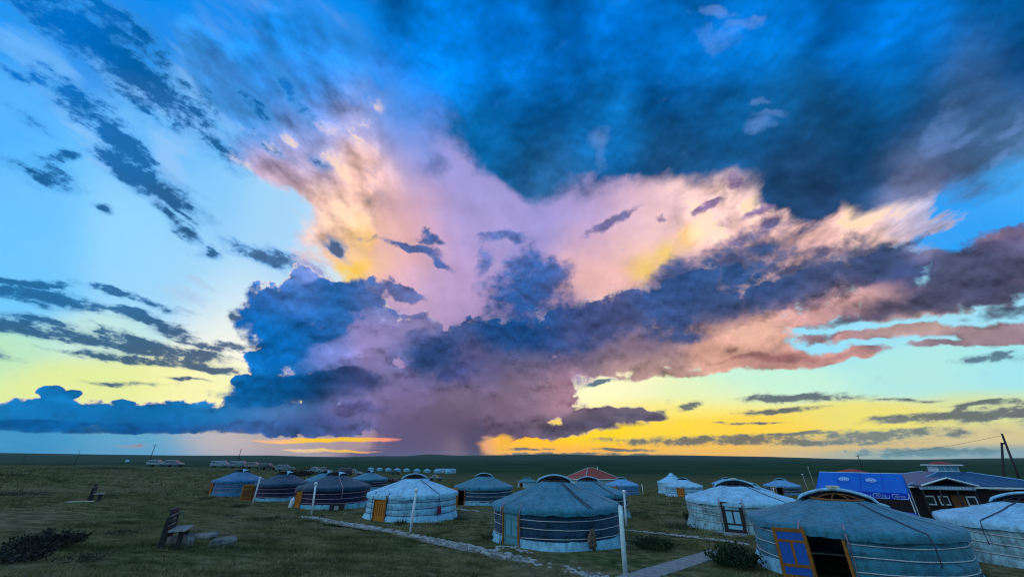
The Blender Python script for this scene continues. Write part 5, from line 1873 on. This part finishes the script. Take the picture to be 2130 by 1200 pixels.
def small_building(px, py, D, W, Dp, h, rh, wall, roof, label, rz=0.0, name="cabin", wins=3, stripe=None, zoff=0.0):
    p = at_depth(px, py, D)
    p.z += zoff
    root = thing(name, p, rz, label, "building")
    MB().box((0, 0, h / 2), (W, Dp, h)).build("wall", wall, root)
    e = [(-W / 2 - 0.2, -Dp / 2 - 0.2, h), (W / 2 + 0.2, -Dp / 2 - 0.2, h), (W / 2 + 0.2, Dp / 2 + 0.2, h), (-W / 2 - 0.2, Dp / 2 + 0.2, h), (-W / 2 + Dp * 0.3, 0, h + rh), (W / 2 - Dp * 0.3, 0, h + rh)]
    MB().add(e, [(0, 1, 5, 4), (1, 2, 5), (2, 3, 4, 5), (3, 0, 4), (3, 2, 1, 0)]).build("roof", roof, root)
    for k in range(wins):
        x = -W / 2 + W * (k + 0.5) / wins
        w = MB().box((x, -Dp / 2 - 0.02, h * 0.52), (W / wins * 0.45, 0.06, h * 0.5)).build("window", "whitepaint", root)
        MB().box((x, -Dp / 2 - 0.06, h * 0.52), (W / wins * 0.35, 0.04, h * 0.4)).build("pane", "glass", w)
    return root


small_building(926, 983, 290, 14.5, 4, 2.4, 0.4, "bluewall", "bluewall", "long low pale blue shed out on the plain", 0.05, "shed", 5)
small_building(1773, 985, 50, 1.9, 1.8, 2.9, 0.35, "whitepaint", "redroof", "white lantern hut with a red roof behind the blue canopy", 0.1, "hut", 2, zoff=0.25)

_tp = [at_depth(x, y, d) for x, y, d in ((95, 950, 300), (150, 951, 270), (205, 953, 235), (258, 957, 205))]
path_bed(_tp, 5.0, "dirt_road")
# white dome tent and a track on the far slope
p = at_depth(264, 958, 150)
p = ground_at(264, 961)
root = thing("dome_tent", p, 0, "small white dome tent at the end of the pale track on the ridge", "tent")
s = max(0.8, p.y / 230)
MB().lathe([(1.0 * s, 0), (0.95 * s, 0.5 * s), (0.7 * s, 1.0 * s), (0.35 * s, 1.3 * s), (0, 1.38 * s)], 20).build("shell", "white", root, True)
MB().lathe([(1.03 * s, -0.1), (1.02 * s, 0.12 * s)], 20).build("base_band", "pale", root)


# ------------------------------------------------------------------ vehicles
def vehicle(kind, paint):
    root = thing("parked_vehicle", (0, 0, 0))
    if kind == "van":
        side = [(-2.3, 0.45), (-2.3, 1.15), (-2.05, 1.95), (1.35, 1.98), (1.95, 1.30), (2.3, 1.15), (2.35, 0.45)]
        W = 1.75
        wins = [(-1.9, -0.9), (-0.8, 0.2), (0.3, 1.1)]
        wz = (1.28, 1.78)
    elif kind == "suv":
        side = [(-2.25, 0.5), (-2.3, 1.05), (-2.0, 1.75), (0.35, 1.78), (1.05, 1.15), (2.2, 1.05), (2.3, 0.5)]
        W = 1.8
        wins = [(-1.9, -1.05), (-0.95, -0.2), (-0.1, 0.5)]
        wz = (1.16, 1.62)
    else:
        side = [(-2.5, 0.55), (-2.5, 1.05), (-0.6, 1.05), (-0.5, 1.72), (0.55, 1.74), (1.1, 1.1), (2.3, 1.0), (2.35, 0.55)]
        W = 1.75
        wins = [(-0.42, 0.05), (0.12, 0.55)]
        wz = (1.14, 1.6)
    n = len(side)
    vs = []
    for s, k in ((-1, 1.0), (1, 1.0)):
        for x, z in side:
            t = 0.86 if z > 1.4 else 1.0
            vs.append((x, s * W / 2 * t, z))
    fs = [tuple(range(n))[::-1], tuple(range(n, 2 * n))]
    for i in range(n):
        j = (i + 1) % n
        fs.append((i, j, n + j, n + i))
    body = bevel(MB().add(vs, fs).build("body", paint, root), 0.07, 2)
    for s in (-1, 1):
        for a, b in wins:
            zt = wz[1]
            y0, y1 = W / 2 * 1.0 + 0.003, W / 2 * 0.875 + 0.01
            yb = s * (W / 2 - (wz[0] - 1.05) * 0.08 + 0.012)
            yt = s * (W / 2 * 0.86 + (1.9 - zt) * 0.10 + 0.012)
            o = MB().add([(a, yb, wz[0]), (b, yb, wz[0]), (b - 0.03, yt, zt), (a + 0.03, yt, zt)], [(0, 1, 2, 3)]).build("window", "glass", root)
            o.modifiers.new("solid", "SOLIDIFY").thickness = 0.03
    i = [k for k in range(n - 1) if side[k][1] > 1.5 and side[k + 1][1] < 1.4][0]
    (x0, z0), (x1, z1) = side[i], side[i + 1]
    MB().add([(x1 + 0.02, -W * 0.44, z1 + 0.06), (x1 + 0.02, W * 0.44, z1 + 0.06), (x0 + 0.06, W * 0.38, z0 - 0.05), (x0 + 0.06, -W * 0.38, z0 - 0.05)], [(0, 1, 2, 3)]).build("windscreen", "glass", root)
    MB().add([(-2.31 if kind != "pickup" else -0.62, -W * 0.40, 1.2), (-2.31 if kind != "pickup" else -0.62, W * 0.40, 1.2), (-2.09 if kind != "pickup" else -0.55, W * 0.36, 1.66), (-2.09 if kind != "pickup" else -0.55, -W * 0.36, 1.66)], [(3, 2, 1, 0)]).build("rear_window", "glass", root)
    for sx in (-1.45, 1.45):
        for s in (-1, 1):
            w = MB()
            c = Vector((sx, s * (W / 2 - 0.08), 0.36))
            w.tube([c + Vector((0, -0.11, 0)), c + Vector((0, 0.11, 0))], 0.36, 18)
            wheel = w.build("wheel", "black", root, False)
            MB().tube([c + Vector((0, s * 0.10, 0)), c + Vector((0, s * 0.125, 0))], 0.2, 12).build("rim", "carsilver", wheel)
    for s in (-1, 1):
        MB().box((2.33, s * W * 0.36, 0.88), (0.06, 0.3, 0.16)).build("headlight", "lamp", root)
        MB().box((-2.31 if kind != "pickup" else -2.5, s * W * 0.40, 0.9), (0.05, 0.16, 0.3)).build("tail_light", "redcloth", root)
        MB().box((0.75, s * (W / 2 + 0.12), 1.2), (0.12, 0.16, 0.14)).build("mirror", paint, root)
    for x in (2.4, -2.38 if kind != "pickup" else -2.55):
        MB().box((x, 0, 0.52), (0.12, W * 0.96, 0.16)).build("bumper", "black", root)
    if kind == "pickup":
        for k in range(9):
            MB().box((random.uniform(-2.2, -0.9), random.uniform(-0.55, 0.55), 1.15 + random.uniform(0, 0.35)), (random.uniform(0.3, 0.6), random.uniform(0.25, 0.5), random.uniform(0.25, 0.45)), Matrix.Rotation(random.uniform(0, 3), 3, "Z")).build("load_bundle", random.choice(["browncloth", "darkwood", "greywood"]), root)
    return root


PROTO = {}


def put_vehicle(kind, paint, px, py, D, rz, label):
    k = (kind, paint)
    if k not in PROTO:
        PROTO[k] = vehicle(kind, paint)
        o = PROTO[k]
    else:
        o = copy_tree(PROTO[k])
    o.location = at_depth(px, py, D)
    o.rotation_euler = (0, 0, rz)
    o.scale = (0.88, 0.88, 0.88)
    o.name = {"van": "parked_van", "suv": "parked_car", "pickup": "pickup_truck"}[kind]
    tag(o, label, {"van": "van", "suv": "car", "pickup": "pickup truck"}[kind])


put_vehicle("suv", "carwhite", 326, 966, 104, 0.15, "white car beside a utility pole on the ridge, nose to a silver car")
put_vehicle("suv", "carsilver", 361, 967, 102, 0.1, "silver car parked tail to tail with the white car on the ridge")
put_vehicle("van", "carwhite", 455, 971, 112, 0.25, "white van parked alone on the ridge beyond the end ger")
put_vehicle("van", "carsilver", 493, 973, 108, 0.2, "silver van just behind the crown of the blue end ger")
put_vehicle("suv", "cartan", 527, 976, 106, 0.15, "tan car beside the silver van behind the blue ger")
put_vehicle("suv", "cardark", 554, 979, 100, -0.1, "dark car at the end of the parked line behind the gers")
put_vehicle("suv", "carsilver", 592, 980, 96, 0.3, "silver car showing over the roof of the open navy ger")
put_vehicle("pickup", "carwhite", 650, 990, 100, 0.4, "white pickup truck behind the navy gers beside the dark heap")
put_vehicle("suv", "cartan", 672, 988, 104, 0.2, "tan car beside the white pickup behind the navy gers")
put_vehicle("van", "cardark", 716, 990, 108, 0.1, "dark van behind the closed navy ger")
put_vehicle("suv", "carwhite", 735, 990, 112, 0.1, "white car behind the closed navy ger near the motorcycles")
put_vehicle("pickup", "carsilver", 905, 997, 120, 2.9, "silver pickup truck heaped with bundles behind the white ger")
put_vehicle("suv", "cardark", 822, 988, 170, 0.0, "dark car out on the plain beyond the motorcycles")


def motorcycle():
    root = thing("motorcycle", (0, 0, 0))
    for x in (-0.62, 0.62):
        ring = [(x + 0.29 * math.cos(a), 0, 0.30 + 0.29 * math.sin(a)) for a in [2 * math.pi * k / 16 for k in range(17)]]
        MB().tube(ring, 0.05, 6, caps=False).build("wheel", "black", root)
    MB().tube([(0.62, 0, 0.3), (0.42, 0, 0.95)], 0.035, 6).build("fork", "iron", root)
    MB().tube([(0.40, -0.36, 1.02), (0.44, 0, 0.98), (0.40, 0.36, 1.02)], 0.02, 5).build("handlebar", "iron", root)
    MB().ball((0.15, 0, 0.74), 0.2, 10, 6, 0.7).build("fuel_tank", "redcloth", root, True)
    bevel(MB().box((-0.32, 0, 0.76), (0.62, 0.24, 0.1)).build("seat", "black", root), 0.03)
    bevel(MB().box((0.0, 0, 0.42), (0.42, 0.26, 0.32)).build("engine", "iron", root), 0.04)
    MB().tube([(-0.62, 0.1, 0.3), (-0.25, 0.1, 0.62), (0.38, 0, 0.8)], 0.03, 5).build("frame", "iron", root)
    MB().ball((0.55, 0, 0.88), 0.09, 8, 6).build("headlight", "lamp", root, True)
    return root


mproto = motorcycle()
first = True
for i in range(16):
    o = mproto if first else copy_tree(mproto)
    first = False
    x = 760 + i * 4.9 + random.uniform(-1, 1)
    D = 88 + random.uniform(-6, 10) - i * 0.3
    o.location = at_depth(x, 995, D)
    o.rotation_euler = (0.12, 0, random.uniform(0, 6.28))
    tag(o, "motorcycle in the crowded row parked behind the white ger", "motorcycle", "motorcycles parked behind the gers")
for k, (x, D) in enumerate([(617, 84), (628, 83), (637, 85)]):
    shrub(0, 0, 1.6, 1.4, 160, "dryshrub", "dark brushwood heap stacked behind the open navy ger", "brushwood heaps", pt=at_depth(x, 985, D))


# ------------------------------------------------------------------ utility poles and wire
def utility_pole(px, py, D, H, label, arm=True, mat="darkwood"):
    p = at_depth(px, py, D)
    root = thing("utility_pole", p, 0, label, "utility pole")
    MB().tube([(0, 0, -0.5), (0, 0, H * 0.5), (0, 0, H)], [0.15, 0.12, 0.09], 8).build("pole", mat, root, True)
    if arm:
        MB().box((0, 0, H - 0.4), (1.3, 0.1, 0.12)).build("crossarm", mat, root)
        for s in (-0.55, 0, 0.55):
            MB().tube([(s, 0, H - 0.34), (s, 0, H - 0.12)], 0.045, 6).build("insulator", "whitepaint", root)
    return root, p + Vector((0, 0, H))


tops = []
for px, py, D, H, l in ((55, 947, 330, 8, "utility pole on the ridge farthest along the pale track"), (163, 946, 260, 8, "utility pole on the ridge midway along the pale track"), (311, 958, 165, 8, "utility pole rising behind the white car on the ridge"),
                        (494, 962, 190, 8, "utility pole behind the silver van and the blue end ger"), (741, 962, 300, 8, "utility pole far out on the plain above the navy gers"), (1794, 975, 130, 8, "utility pole on the plain behind the blue canopy")):
    o, t = utility_pole(px, py, D, H, l)
    tops.append(t)
base = at_depth(2083, 1003, 66)
topz = 3.4 + 0.0545 * 66
root = thing("utility_pole", base, 0, "dark braced utility pole rising behind the blue roofed house", "utility pole")
v = pixdir(2084, 902)
tp = EYE + v * (66 / v.y) - base
mid = tp * 0.80
MB().tube([(0, 0, -0.3), mid * 0.5, mid + Vector((0, 0, 0.2))], [0.17, 0.15, 0.13], 8).build("pole", "darkwood", root, True)
v = pixdir(2124, 1008)
ft = EYE + v * (65 / v.y) - base
ft.z = gz(ft.x + base.x, ft.y + base.y) - base.z
MB().tube([ft, tp], [0.17, 0.13], 8).build("brace", "darkwood", root, True)
MB().box(mid + Vector((0, -0.1, 0.1)), (0.5, 0.12, 0.25)).build("clamp", "iron", root)
MB().tube([tp + Vector((-0.1, 0, -0.3)), tp + Vector((-0.22, 0, -0.22))], 0.06, 6).build("insulator", "whitepaint", root)
# the wire to the next pole out on the plain
a = base + tp + Vector((-0.2, 0, -0.25))
b = tops[-1] + Vector((0, 0, -0.1))
pts = []
for i in range(21):
    t = i / 20
    q = a.lerp(b, t)
    q.z -= 1.6 * 4 * t * (1 - t) * 0.5
    pts.append(q)
o = MB().tube(pts, 0.022, 4).build("power_line", "iron")
tag(o, "sagging power line running from the braced pole across the sky", "power line")
for (x0, y0, D, H, l) in ((1681, 1015, 60, 3.0, "thin bare pole standing in the grass beside the blue canopy"), (1692, 1000, 75, 4.0, "thin lamp pole behind the bare pole by the blue canopy")):
    p = at_depth(x0, y0, D)
    root = thing("thin_pole", p, 0, l, "pole")
    MB().tube([(0, 0, -0.2), (-0.25, 0, H)], [0.05, 0.035], 6).build("shaft", "greywood", root, True)
    MB().box((-0.25, 0, H + 0.04), (0.22, 0.12, 0.1)).build("lamp_head" if "lamp" in l else "cap", "whitepaint", root)

make_grass()

# ------------------------------------------------------------------ evening haze over the plain
hz = bpy.data.materials.new("evening_haze")
hz.use_nodes = True
hz.node_tree.nodes.clear()
pv = hz.node_tree.nodes.new("ShaderNodeVolumePrincipled")
pv.inputs["Color"].default_value = (0.75, 0.86, 0.95, 1)
pv.inputs["Density"].default_value = 2.2e-5
ho = hz.node_tree.nodes.new("ShaderNodeOutputMaterial")
hz.node_tree.links.new(pv.outputs[0], ho.inputs["Volume"])
o = MB().box((0, 0, -55), (19000, 19000, 290)).build("haze", hz)
tag(o, "thin blue evening haze lying over the plain", "haze", kind="stuff")
